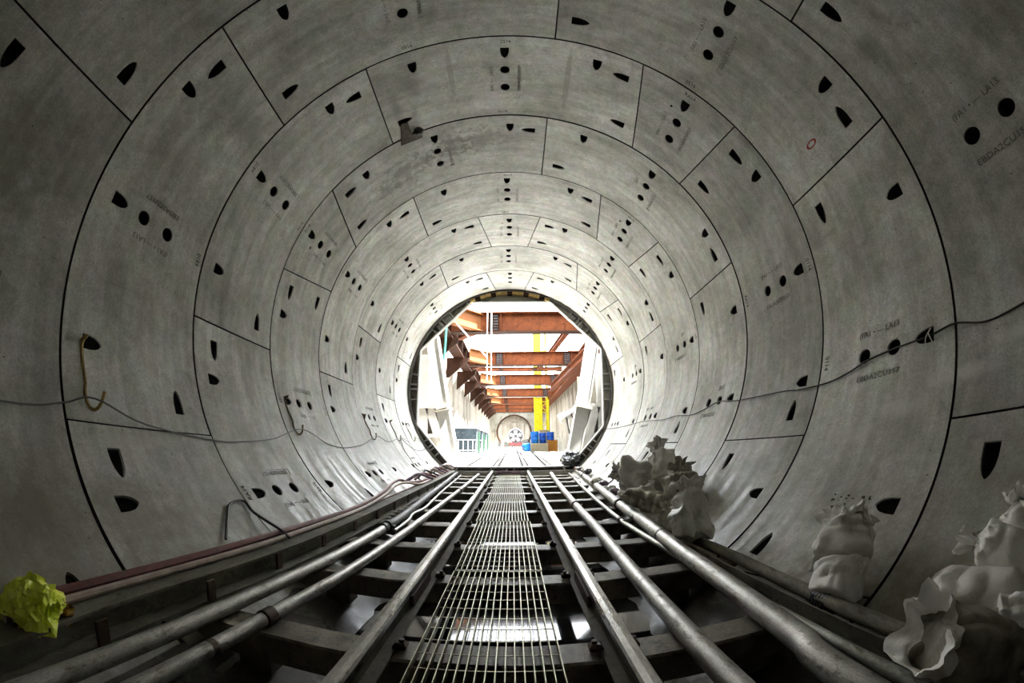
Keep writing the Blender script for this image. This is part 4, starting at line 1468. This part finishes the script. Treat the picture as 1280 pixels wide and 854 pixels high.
# small angle iron below it
o = MB().prism([(0, 0), (0.07, 0), (0.07, 0.012), (0.012, 0.012), (0.012, 0.07), (0, 0.07)], [((0, 0, 0), (1, 0, 0), (0, 0, 1)), ((0, 3.6, 0), (1, 0, 0), (0, 0, 1))]).build('angle_iron', 'muddy')
o.location = (1.265, 0.3, ZSL)
tag(o, 'dark angle iron between the right hand pipes and the muddy pipe', 'steel angle')
# tape wound round the muddy pipe
cl = MB()
vs, fs = [], []
for i in range(15):
    for k in range(12):
        an = 2 * PI * k / 12
        rr = 0.041 + 0.007 * noise.noise(Vector((i * 0.7, math.cos(an) * 1.5, math.sin(an) * 1.5)))
        vs.append((math.cos(an) * rr, (i - 7) * 0.008, math.sin(an) * rr))
for i in range(14):
    for k in range(12):
        fs.append((i * 12 + k, i * 12 + (k + 1) % 12, (i + 1) * 12 + (k + 1) % 12, (i + 1) * 12 + k))
cl.add(vs, fs)
for k in range(4):
    pp = smooth_path([(-0.035, -0.03 + 0.02 * k, 0.0), (-0.05, -0.035 + 0.02 * k, -0.04), (-0.045 - 0.006 * k, -0.02 + 0.018 * k, -0.10 - 0.01 * k)], 4)
    cl.tube(pp, [0.012 - 0.0008 * q for q in range(len(pp))], 5)
o = cl.build('pipe_tape', 'blackbag')
o.location = (1.40, 1.40, -2.255)
tag(o, 'crumpled shiny tape tied round the muddy pipe below the single bag', 'tape')

# ------------------------------------------------------------------ channel beam along the left wall, hoses on it
root = empty('channel_beam', (-1.40, -0.4, ZSL))
tag(root, 'muddy steel channel beam along the foot of the left wall', 'beam')
path = [(-1.36, -0.4), (-1.37, 0.5), (-1.42, 0.9), (-1.42, 1.3), (-1.37, 2.0), (-1.34, 2.9), (-1.35, 4.7), (-1.37, 7.6), (-1.40, 9.95)]
P = smooth_path([(a, b_, 0) for a, b_ in path], 5)
for nm, pr, m_ in (('top_flange', [(-0.17, 0.118), (0.0, 0.118), (0.0, 0.132), (-0.17, 0.132)], 'muddy'), ('web', [(-0.075, 0.014), (-0.060, 0.014), (-0.060, 0.118), (-0.075, 0.118)], 'muddy'),
                   ('bottom_flange', [(-0.12, 0.0), (0.03, 0.0), (0.03, 0.014), (-0.12, 0.014)], 'muddy')):
    MB().prism(pr, [((p.x + 1.40, p.y + 0.4, 0), (1, 0, 0), (0, 0, 1)) for p in P]).build(nm, m_, root)
for k in range(14):
    y = 0.9 + k * 0.62
    MB().box((0.028, y + 0.4, 0.065), (0.016, 0.05, 0.10)).build('web_stiffener', 'clamp', root)


def hose(name, lab, pts, r, mat_, k=6, n=8, cat='hose'):
    Pq = smooth_path(pts, k)
    base = Vector(pts[0])
    o = MB().tube([p - base for p in Pq], r, n).build(name, mat_, None, True)
    o.location = base
    tag(o, lab, cat)
    return o


zt = ZSL + 0.132
hose('air_hose', 'dark red hose along the left wall, upper of the two', [(-1.60, 0.55, zt + 0.035), (-1.585, 0.8, zt + 0.035), (-1.585, 1.3, zt + 0.035), (-1.56, 2.1, zt + 0.035), (-1.535, 3.0, zt + 0.03), (-1.52, 3.8, zt + 0.03), (-1.57, 4.7, zt + 0.06), (-1.63, 5.4, zt + 0.13), (-1.62, 5.7, zt + 0.14), (-1.56, 6.0, zt + 0.08), (-1.52, 7.0, zt + 0.03), (-1.53, 9.8, zt + 0.03)], 0.022, 'hosered')
hose('air_hose', 'brownish red hose lying on the left channel beam', [(-1.51, 0.6, zt + 0.02), (-1.53, 0.9, zt + 0.02), (-1.53, 1.4, zt + 0.02), (-1.49, 2.1, zt + 0.02), (-1.465, 3.0, zt + 0.02), (-1.46, 3.8, zt + 0.02), (-1.51, 4.7, zt + 0.05), (-1.57, 5.35, zt + 0.10), (-1.55, 5.8, zt + 0.09), (-1.47, 6.4, zt + 0.02), (-1.46, 7.6, zt + 0.02)], 0.018, 'hosepale')
hose('water_hose', 'thin red hose between the two hoses on the left beam', [(-1.55, 0.62, zt + 0.014), (-1.555, 1.0, zt + 0.014), (-1.555, 1.5, zt + 0.014), (-1.525, 2.2, zt + 0.014), (-1.50, 3.2, zt + 0.014), (-1.49, 4.0, zt + 0.014), (-1.50, 6.8, zt + 0.014), (-1.49, 9.5, zt + 0.014)], 0.011, 'hosered')
# heap of hoses and offcuts by the mouth, left
rh = random.Random(21)
for k in range(9):
    y = 6.6 + k * 0.38
    x = -1.52 - 0.02 * (k % 3)
    pts = [(x - 0.12 + rh.uniform(-.05, .05), y - 0.35, zt + 0.05 + rh.uniform(0, .03)), (x - 0.02, y - 0.12, zt + 0.12 + rh.uniform(0, .08)), (x + 0.05, y + 0.08, zt + 0.09 + rh.uniform(0, .1)),
           (x - 0.05, y + 0.25, zt + 0.13 + rh.uniform(0, .05)), (x + 0.1, y + 0.5, zt + 0.05)]
    o = hose('hose_offcut', 'purplish hose offcut in the heap by the tunnel mouth, %s from the front' % names[k], pts, rh.uniform(0.018, 0.03), ('hosepurple', 'hosered', 'blackrubber', 'hosepale')[k % 4], 4, 8)
    o['group'] = 'hose offcuts by the mouth'

# black bent offcut leaning on the left wall
hose('bent_strap', 'black bent strap leaning on the left wall by the hoses', [cyl(-141.6, 2.02, R - 0.03), cyl(-138.0, 2.20, R - 0.02), cyl(-136.2, 2.30, R - 0.02), cyl(-136.0, 2.46, R - 0.02), cyl(-138.5, 2.47, R - 0.03), (-1.55, 2.42, zt + 0.06), (-1.44, 2.38, zt + 0.02)], 0.010, 'cableblack', 5, 6, 'strap')

# ------------------------------------------------------------------ cables on the walls, and their hooks


def hook(y, lab, m_, flip=False):
    top = cyl(-112.2, y, R + 0.03)
    root = empty('cable_hook', cyl(-121, y, R - 0.03))
    b0 = root.location
    out = cyl(-112.2, y, R - 0.06)
    low = Vector((-2.40, y, -1.30))
    jp = [(-2.385, y, -1.36), (-2.355, y + 0.02, -1.425), (-2.325, y + 0.05, -1.44), (-2.315, y + 0.08, -1.40), (-2.325, y + 0.10, -1.33)]
    pts = smooth_path([top, out, Vector((-2.53, y, -1.08)), low], 4)
    MB().tube([p - b0 for p in pts], 0.011, 8).build('hanger_bar', m_, root, True)
    pts = smooth_path([low] + [Vector(p) for p in jp], 4)
    MB().tube([p - b0 for p in pts], 0.011, 8).build('hook_end', m_, root, True)
    tag(root, lab, 'hook', 'cable hooks on the left wall')


for y, lab, m_ in ((1.42, 'brassy cable hook nearest to the viewer on the left wall', 'hookbrass'), (3.94, 'dark cable hook on the left wall, second from the viewer', 'hook'),
                   (6.45, 'dark cable hook on the left wall, third from the viewer', 'hook'), (7.98, 'dark cable hook on the left wall, fourth from the viewer', 'hook'),
                   (9.24, 'dark cable hook on the left wall, nearest to the tunnel mouth', 'hook')):
    hook(y, lab, m_)


def wall_cable(name, lab, pts, r, m_):
    q = [cyl(t, y, R - 0.012 - d) for (t, y, d) in pts]
    return hose(name, lab, q, r, m_, 6, 6, 'cable')


wall_cable('wall_cable', 'thin grey cable sagging between the hooks on the left wall',
           [(-122.3, -0.3, 0.0), (-122.7, 0.88, 0), (-121.7, 1.24, 0.01), (-121.0, 1.44, 0.06), (-123.0, 1.85, 0.01), (-124.5, 2.55, 0), (-124.4, 2.86, 0), (-123.4, 3.4, 0.01), (-121.0, 3.98, 0.06), (-124.0, 4.6, 0), (-125.1, 5.06, 0), (-124.0, 5.8, 0.01),
            (-121.0, 6.5, 0.06), (-122.6, 7.2, 0.01), (-121.0, 8.03, 0.06), (-122.3, 8.7, 0.01), (-120.5, 9.3, 0.06), (-121, 10.0, 0.02)], 0.006, 'cable')
wall_cable('wall_cable', 'dark cable hanging from the fourth hook down the left wall', [(-121.3, 8.0, 0.05), (-126, 7.95, 0), (-131, 7.9, 0), (-136, 7.75, 0), (-139, 7.7, 0.02)], 0.006, 'cableblack')
wall_cable('wall_cable', 'dark cable drooping towards the mouth below the last hook', [(-121.3, 8.05, 0.05), (-126, 8.7, 0), (-127.5, 9.3, 0), (-126.5, 10.0, 0)], 0.006, 'cableblack')
wall_cable('wall_cable', 'thin dark cable strung along the right wall past the sockets',
           [(109.5, -0.3, 0), (111.9, 0.55, 0), (112.8, 0.82, 0), (113.3, 1.05, 0), (112.1, 1.26, 0), (112.5, 1.43, 0.0), (112.6, 1.62, 0.0), (112.7, 1.76, 0), (113.2, 1.99, 0), (114.2, 2.15, 0), (115.1, 2.38, 0), (115.1, 2.75, 0), (114.6, 3.0, 0), (114.2, 3.77, 0),
            (113.3, 4.25, 0), (114.6, 4.6, 0), (115.5, 4.95, 0), (114.8, 5.5, 0), (115.3, 6.0, 0), (114.5, 7.0, 0), (115.3, 8.5, 0), (115, 10.0, 0)], 0.0065, 'cableblack')
wall_cable('loose_wire', 'short pale wire end curled in the right wall pocket', [(113.4, 1.50, -0.02), (112.6, 1.47, 0.01), (111.6, 1.44, 0.0), (112.4, 1.445, 0.02), (113.4, 1.44, -0.02)], 0.004, 'rope')
wall_cable('loose_wire', 'black wire end lying beside the yellow plastic', [(-143.6, 0.80, 0.0), (-144.4, 0.93, 0.0), (-144.7, 1.0, 0.0)], 0.006, 'cableblack')


# painted ring on the crown segment, right
mb = MB()
nn = 26
vs = []
for rr in (0.052, 0.034):
    for k in range(nn):
        an = 2 * PI * k / nn
        vs.append(cyl(73.0 + math.cos(an) * rr * 0.62 / R / D2R, Y0 + 0.691 + math.sin(an) * rr * 1.3, R - 0.0055))
mb.add(vs, [(k, (k + 1) % nn, nn + (k + 1) % nn, nn + k) for k in range(nn)])
tg = [o for kk, o in SEGS.items() if kk[0] == 1 and kk[1] == 45]
o = mb.build('painted_ring', 'redpaint', tg[0] if tg else tunnel)
tag(o, 'red painted letter O')

# bracket and lamp at the crown, left
lp = empty('crown_bracket', cyl(-29.0, 3.62, R))
b0 = lp.location
tag(lp, 'dark bracket with a small black lamp on the upper left wall', 'lamp')
P_ = lambda t, y, d: cyl(t, y, R - d) - b0
vs = [P_(-29.6, 3.50, 0.005), P_(-27.8, 3.52, 0.005), P_(-27.6, 3.73, 0.03), P_(-25.2, 3.74, 0.04), P_(-25.0, 3.84, 0.04), P_(-31.6, 3.84, 0.02), P_(-30.6, 3.70, 0.01)]
vs2 = [v - er(-29) * 0.02 for v in vs]
k = len(vs)
MB().add(vs + vs2, [tuple(range(k)), tuple(range(2 * k - 1, k - 1, -1))] + [(i, k + i, k + (i + 1) % k, (i + 1) % k) for i in range(k)]).build('bracket_plate', 'webbrown', lp)
MB().tube([P_(-25.9, 3.76, 0.05), P_(-25.9, 3.70, 0.10)], 0.012, 8).build('lamp_stem', 'cableblack', lp, True)
lm = MB()
lm.tube([P_(-25.9, 3.70, 0.10), P_(-25.9, 3.68, 0.11), P_(-25.9, 3.63, 0.12), P_(-25.9, 3.62, 0.12)], [0.025, 0.055, 0.06, 0.04], 12)
lm.build('lamp_head', 'cableblack', lp, True)
for s_ in (-1, 1):
    MB().tube([P_(-25.9 + s_ * 1.0, 3.665, 0.11), P_(-25.9 + s_ * 1.45, 3.65, 0.11)], 0.022, 8).build('lamp_wing', 'cableblack', lp, True)
# ------------------------------------------------------------------ filled bags


def nz(v, s_, seed):
    return noise.noise(Vector(v) * s_ + Vector((seed * 3.7, seed * 1.3, seed * 5.1)))


def ridged(v, s_, seed):
    return 1.0 - 2.0 * abs(nz(v, s_, seed))


def sack_mesh(L, Wd, H, seed, end='tied', pleat=9, crumple=1.0, nt=40, nphi=56, sag=0.42):
    """bag along +X from its sewn end to its mouth, bottom on z = 0; returns (body MB, mouth MB)"""
    def ss(a, b_, x):
        x = min(1, max(0, (x - a) / (b_ - a)))
        return x * x * (3 - 2 * x)
    if end == 'tied':
        tb, tn, flare = 0.66, 0.82, 0.42
    elif end == 'open':
        tb, tn, flare = 0.70, 0.84, 0.90
    else:
        tb, tn, flare = 0.97, 1.0, 0.0

    def prof(t):
        rise = ss(-0.02, 0.22, t)
        w = Wd / 2 * (1.02 - 0.06 * rise)
        h = H / 2 * (0.05 + 0.95 * math.sqrt(max(0, rise)))
        if end == 'sewn':
            fall = ss(-0.02, 0.22, 1 - t)
            w = Wd / 2 * (1.02 - 0.06 * min(rise, fall))
            h = H / 2 * (0.05 + 0.95 * math.sqrt(max(0, min(rise, fall))))
            return w, h, 0.0
        neck = 0.20 if end == 'tied' else 0.72
        if t > tb:
            k = ss(tb, tn, t)
            w = w * (1 - k) + Wd / 2 * neck * k
            h = h * (1 - k) + Wd / 2 * neck * k * (0.9 if end == 'tied' else 0.85)
        if t > tn:
            k = ss(tn, 1.0, t)
            w = w * (1 - k) + Wd / 2 * flare * k
            h = h * (1 - k) + Wd / 2 * flare * 0.85 * k
        pl = ss(tb - 0.12, tn, t)
        return w, h, pl
    parts = {}
    for part in ('body', 'mouth'):
        if end == 'sewn' and part == 'mouth':
            break
        t0, t1 = (0.0, 1.0) if end == 'sewn' else ((0.0, tn) if part == 'body' else (tn, 1.0))
        n_ = nt if part == 'body' else 16
        vs = []
        rows = [t0 + (t1 - t0) * i / n_ for i in range(n_ + 1)]
        inner = [1] * len(rows)
        if part == 'mouth':
            back = [t1 - (t1 - t0) * i / n_ * (1.7 if end == 'open' else 0.6) for i in range(1, n_ + 1)]
            rows = rows + back
            inner = inner + [0.93 - (0.42 if end == 'open' else 0.2) * (i / n_) ** 1.3 for i in range(1, n_ + 1)]
        for t, inn in zip(rows, inner):
            w, h, pl = prof(min(1.0, max(t, tn if part == 'mouth' else 0.0)))
            for k in range(nphi):
                ph = 2 * PI * k / nphi
                c_, s_ = math.cos(ph), math.sin(ph)
                e = 0.82
                y = w * math.copysign(abs(c_) ** e, c_)
                z = h * math.copysign(abs(s_) ** e, s_)
                pp = ph + 0.35 * nz((t * 3, c_, s_), 1.0, seed)
                amp = (0.20 if end == 'tied' else 0.11) * pl
                m_ = 1 + amp * math.sin(pleat * pp) + 0.5 * amp * math.sin((pleat * 2 + 1) * pp + seed)
                if part == 'mouth':
                    q = max(0.0, (t - tn) / (1 - tn))
                    m_ += 0.30 * q * nz((c_ * 1.3, s_ * 1.3, t * 2), 1.3, seed + 4) + 0.05 * q * math.sin(5 * ph + seed * 2)
                y *= m_ * inn * (0.45 + 0.55 * (inn - 0.5) / 0.43 if (inn < 1 and end == 'open') else 1.0)
                z *= m_ * inn
                x = L * t
                p = (x, y, z)
                s2 = 1.0 / max(0.12, Wd)
                pa = (x * 0.45 + 0.25 * y, y * 1.5, z * 1.5)          # long creases run from end to end
                pb = (x * 1.6, y * 0.7 + 0.3 * x, z * 0.7)            # and some across
                d = 0.085 * (abs(nz(pa, 2.1 * s2, seed)) * 2 - 0.5) + 0.075 * (abs(nz(pb, 1.7 * s2, seed + 1)) * 2 - 0.5) + 0.022 * ridged(p, 4.5 * s2, seed + 6) + 0.06 * nz(p, 1.1 * s2, seed + 2)
                d += 0.035 * ridged(p, 6.0 * s2, seed + 8) if part == 'mouth' else 0.0
                d *= crumple * Wd * (0.80 if part == 'body' else 1.15)
                ln = math.hypot(y, z) + 1e-6
                y += y / ln * d
                z += z / ln * d
                x += 0.04 * L * nz((c_ * 1.5, s_ * 1.5, t * 2), 1.2, seed + 7) * (1 + (2.0 * pl if part == 'mouth' else 0))
                if part == 'body' and (t < 0.2 or end == 'sewn' and t > 0.8):
                    te = t / 0.2 if t < 0.2 else (1 - t) / 0.2
                    x += (-1 if t < 0.2 else 1) * 0.07 * L * (1 - te) ** 2 * (abs(c_) ** 3 - 0.4)   # corners pulled out
                z += H * sag
                if z < 0:
                    z *= 0.08
                vs.append((x, y, z))
        m = nphi
        fs = []
        for i in range(len(rows) - 1):
            for k in range(m):
                fs.append((i * m + k, i * m + (k + 1) % m, (i + 1) * m + (k + 1) % m, (i + 1) * m + k))
        mb = MB()
        if part == 'body':
            fs.append(tuple(range(m - 1, -1, -1)))
            fs.append(tuple((len(rows) - 1) * m + k for k in range(m)))
        else:
            fs.append(tuple((len(rows) - 1) * m + k for k in range(m)))
        mb.add(vs, fs)
        if part == 'mouth' and end == 'open':
            mb.m = [1 if q // m > n_ + 7 else 0 for q in range(len(fs))]  # inside of the open mouth coloured dark to paint the cavity's shade
        parts[part] = mb
    return parts


def sack(lab, A, B, roll, Wd, H, seed, end, mat_, group, mouth_mat=None, **kw):
    """a bag whose middle line runs from A (sewn end) to B (mouth)"""
    A, B = Vector(A), Vector(B)
    ax = B - A
    L = ax.length
    ax.normalize()
    ref = Vector((0, 0, 1)) if abs(ax.z) < 0.8 else Vector((-1, 0, 0.3))
    zz = (ref - ax * ref.dot(ax)).normalized()
    zz = Matrix.Rotation(roll, 3, ax) @ zz
    yy = zz.cross(ax)
    mt = Matrix.Identity(4)
    loc = A - zz * H * 0.42
    for i in range(3):
        mt[i][0], mt[i][1], mt[i][2], mt[i][3] = ax[i], yy[i], zz[i], loc[i]
    parts = sack_mesh(L, Wd, H, seed, end, **kw)
    o = parts['body'].build('sandbag', mat_, None, True)
    o.matrix_world = mt
    tag(o, lab, 'sandbag', group)
    if 'mouth' in parts:
        m_ = parts['mouth'].build('ruffled_mouth', [mouth_mat or mat_, 'sackdark'], o, True)
        tag(m_, 'gathered open top of the bag')
        if end == 'tied':
            t = 0.82 * L
            pts = [Vector((t, math.cos(2 * PI * k / 14) * Wd * 0.125, H * 0.42 + math.sin(2 * PI * k / 14) * Wd * 0.118)) for k in range(15)]
            MB().tube(pts, 0.006, 6).build('tie_cord', 'sackmud', o)
    return o


G1 = 'sandbags in the right foreground corner'
G2 = 'single stacked sandbags by the muddy pipe'
G3 = 'sandbags heaped along the right wall'
sack('wide open white sandbag mouth facing the viewer, in the right lower corner', (1.478, 0.578, -2.249), (1.141, 0.71, -2.101), 0.1, 0.27, 0.22, 1, 'open', 'sackdark', G1, 'sackwhite', crumple=1.0, pleat=5)
sack('plump white sandbag lying across the open one, in the right corner', (1.604, 0.59, -2.126), (1.504, 0.933, -2.124), -0.1, 0.27, 0.19, 2, 'sewn', 'sackgrey', G1, None)
sack('white sandbag with tightly pleated neck, above the plump one', (1.73, 0.591, -2.034), (1.673, 0.894, -1.97), 0.3, 0.22, 0.17, 3, 'tied', 'sackwhite', G1, None, pleat=11)
sack('topmost white sandbag at the right edge of the photo', (1.833, 0.669, -2.039), (1.875, 0.765, -1.823), 0.0, 0.17, 0.14, 4, 'tied', 'sackwhite', G1, None)
sack('crumpled white sandbag end below the plump one, at the right edge', (1.496, 0.484, -2.091), (1.406, 0.647, -2.144), 0.2, 0.16, 0.13, 5, 'tied', 'sackwhite', G1, None, crumple=1.6)
sack('lower white sandbag standing behind the muddy pipe on its own', (1.431, 1.377, -2.271), (1.531, 1.431, -2.086), 0.0, 0.26, 0.2, 6, 'sewn', 'sackwhite', G2, None)
sack('dusty sandbag with twisted open top, slumped on the lone lower bag', (1.489, 1.418, -2.143), (1.666, 1.497, -1.933), -0.2, 0.28, 0.22, 7, 'open', 'sackgrey', G2, 'sackwhite', crumple=1.2)
sack('large grey sandbag at the far end of the heap by the right wall', (1.76, 4.397, -1.982), (1.31, 4.82, -1.856), 0.1, 0.5, 0.42, 8, 'tied', 'sackgrey', G3, None, crumple=1.9)
sack('grey sandbag with its spout sticking up, top of the heap', (1.775, 4.219, -2.05), (1.779, 4.528, -1.501), 0.0, 0.4, 0.32, 9, 'tied', 'sackgrey', G3, None, crumple=1.7)
sack('brown grey sandbag with ragged edges, middle of the heap', (1.619, 3.547, -2.183), (1.716, 3.733, -1.719), 0.4, 0.38, 0.28, 10, 'tied', 'sackmud', G3, None, crumple=2.0)
sack('muddy sandbag low in the middle of the heap', (1.591, 3.676, -2.152), (1.285, 4.074, -2.045), 0.0, 0.34, 0.24, 11, 'sewn', 'sackmud', G3, None, crumple=2.0)
sack('dark muddy sandbag at the bottom of the heap beside the muddy pipe', (1.449, 3.38, -2.264), (1.213, 3.743, -2.239), 0.0, 0.26, 0.16, 12, 'sewn', 'sackdark', G3, None)
sack('upright pale sandbag with opened top, nearest of the heap', (1.409, 2.72, -2.264), (1.394, 2.933, -1.818), 0.2, 0.27, 0.22, 13, 'open', 'sackgrey', G3, 'sackwhite', crumple=1.3)
sack('small dirty sandbag tucked between the upright pale one and the heap', (1.388, 3.029, -2.21), (1.333, 3.202, -2.028), 0.0, 0.22, 0.18, 14, 'tied', 'sackmud', G3, None)
sack('drooping pale sandbag before the upright one, by the pipe', (1.285, 2.682, -2.202), (1.252, 2.748, -1.987), 0.0, 0.2, 0.15, 15, 'sewn', 'sackgrey', G3, None)


# ------------------------------------------------------------------ crumpled sheets
def crumpled(name, r, seed, amp, mats, n=34, flat=1.0, sharp=2.2):
    mb = MB()
    vs = []
    for i in range(n + 1):
        th = PI * i / n
        for k in range(2 * n):
            ph = 2 * PI * k / (2 * n)
            d = Vector((math.sin(th) * math.cos(ph), math.sin(th) * math.sin(ph), math.cos(th)))
            q = d + Vector((nz(d, 1.6, seed + 3), nz(d, 1.6, seed + 5), nz(d, 1.6, seed + 9))) * 0.5
            a = max(-1, ridged(q, sharp, seed))
            b_ = ridged(q, sharp * 2.3, seed + 1)
            rr = 1 + amp * (0.75 * a + 0.35 * b_)
            p = d * rr * r
            p.z *= flat
            vs.append(tuple(p))
    m = 2 * n
    fs = []
    for i in range(n):
        for k in range(m):
            fs.append((i * m + k, (i + 1) * m + k, (i + 1) * m + (k + 1) % m, i * m + (k + 1) % m))
    lowz = min(v[2] for v in vs)
    mb.add([(a, b_, c - lowz) for a, b_, c in vs], fs)
    return mb


def flap(pts, seed, th=0.004, n=10):
    """a creased sheet patch over four corner points"""
    A, B, Cc, Dd = [Vector(p) for p in pts]
    vs = []
    nrm = (B - A).cross(Dd - A).normalized()
    for s_ in (0, 1):
        for i in range(n + 1):
            for j in range(n + 1):
                u, v = i / n, j / n
                p = A.lerp(B, u).lerp(Dd.lerp(Cc, u), v)
                w_ = ridged((u * 2.2, v * 2.2, seed), 1.0, seed) * 0.035 + nz((u * 5, v * 5, seed), 1.0, seed) * 0.012
                vs.append(p + nrm * (w_ + s_ * th))
    m = n + 1
    fs = []
    for i in range(n):
        for j in range(n):
            a = i * m + j
            fs.append((a, a + 1, a + m + 1, a + m))
            a += m * m
            fs.append((a, a + m, a + m + 1, a + 1))
    return MB().add(vs, fs)


yl = empty('plastic_bag', (-1.515, 0.71, -2.215))
tag(yl, 'bright yellow crumpled plastic lying on the left channel beam', 'plastic bag')
crumpled('crumpled_body', 0.085, 2, 0.40, None, 30, 0.75, 0.9).build('crumpled_body', 'hivis', yl)
ry = random.Random(8)
for k in range(11):
    an = ry.uniform(-0.4, 2.9)
    el = ry.uniform(0.1, 0.9)
    d = Vector((math.cos(an) * math.cos(el), math.sin(an) * math.cos(el) * 0.7 - 0.35, math.sin(el)))
    c = Vector((0, 0, 0.06)) + d * 0.075
    a1 = d.cross(Vector((ry.uniform(-1, 1), ry.uniform(-1, 1), ry.uniform(-.3, 1)))).normalized()
    a2 = (d * 0.5 + d.cross(a1)).normalized()
    s1, s2 = ry.uniform(0.06, 0.10), ry.uniform(0.04, 0.075)
    flap([c - a1 * s1 - a2 * s2, c + a1 * s1 - a2 * s2 * 0.6, c + a1 * s1 * 0.6 + a2 * s2, c - a1 * s1 + a2 * s2 * 0.7], k + 3, n=8).build('fold', 'hivis', yl)
flap([(0.055, 0.06, 0.10), (0.105, 0.09, 0.08), (0.10, 0.08, 0.01), (0.05, 0.05, 0.02)], 9).build('torn_edge', 'hivisorange', yl)
flap([(0.07, -0.08, 0.07), (0.12, -0.05, 0.07), (0.12, -0.06, 0.03), (0.07, -0.09, 0.03)], 11).build('tape_strip', 'silver', yl)

o = crumpled('sheet', 0.26, 6, 0.32, None, 26, 0.75, 1.3).build('plastic_sheet', 'blackbag')
o.location = (1.62, 10.35, SL)
tag(o, 'black crumpled plastic sheet on the slab edge at the right', 'plastic sheet')
rr_ = random.Random(4)
for k in range(7):
    o = crumpled('lump', rr_.uniform(0.05, 0.11), 20 + k, 0.25, None, 9, 0.7, 1.2).build('rubble_lump', ('sackmud', 'sackgrey', 'hosepurple')[k % 3])
    y = 4.95 + k * 0.28
    x = 1.48 + 0.04 * (k % 2)
    z = -math.sqrt(R * R - (x + 0.06) ** 2) + 0.02
    o.location = (x, y, z)
    tag(o, 'pale rubble lump beside the thick pipe, %s beyond the heap of bags' % names[k], 'rubble', 'rubble by the right pipes')
for k in range(6):
    o = crumpled('lump', rr_.uniform(0.04, 0.09), 40 + k, 0.3, None, 9, 0.7, 1.2).build('rubble_lump', ('blackbag', 'sackmud', 'hosered')[k % 3])
    y = 8.2 + k * 0.3
    x = 1.62
    z = -math.sqrt(R * R - (x + 0.05) ** 2) + 0.02
    o.location = (x, y, z)
    tag(o, 'small dark lump by the right pipes near the mouth, %s from the front' % names[k], 'rubble', 'dark lumps near the mouth')
# mud crumbs above the lone bags
mb = MB()
for k in range(26):
    t = 134.8 + rr_.uniform(-1.2, 2.6)
    y = 1.62 + rr_.uniform(0, 0.30)
    p = cyl(t, y, R - 0.004)
    s_ = rr_.uniform(0.004, 0.012)
    mb.box(p, (s_, s_ * 1.4, s_), Matrix.Rotation(rr_.uniform(0, 3), 3, 'Y'))
o = mb.build('mud_crumbs', 'timber')
tag(o, 'crumbs of dry mud stuck to the right wall above the lone bags', 'mud', kind='stuff')
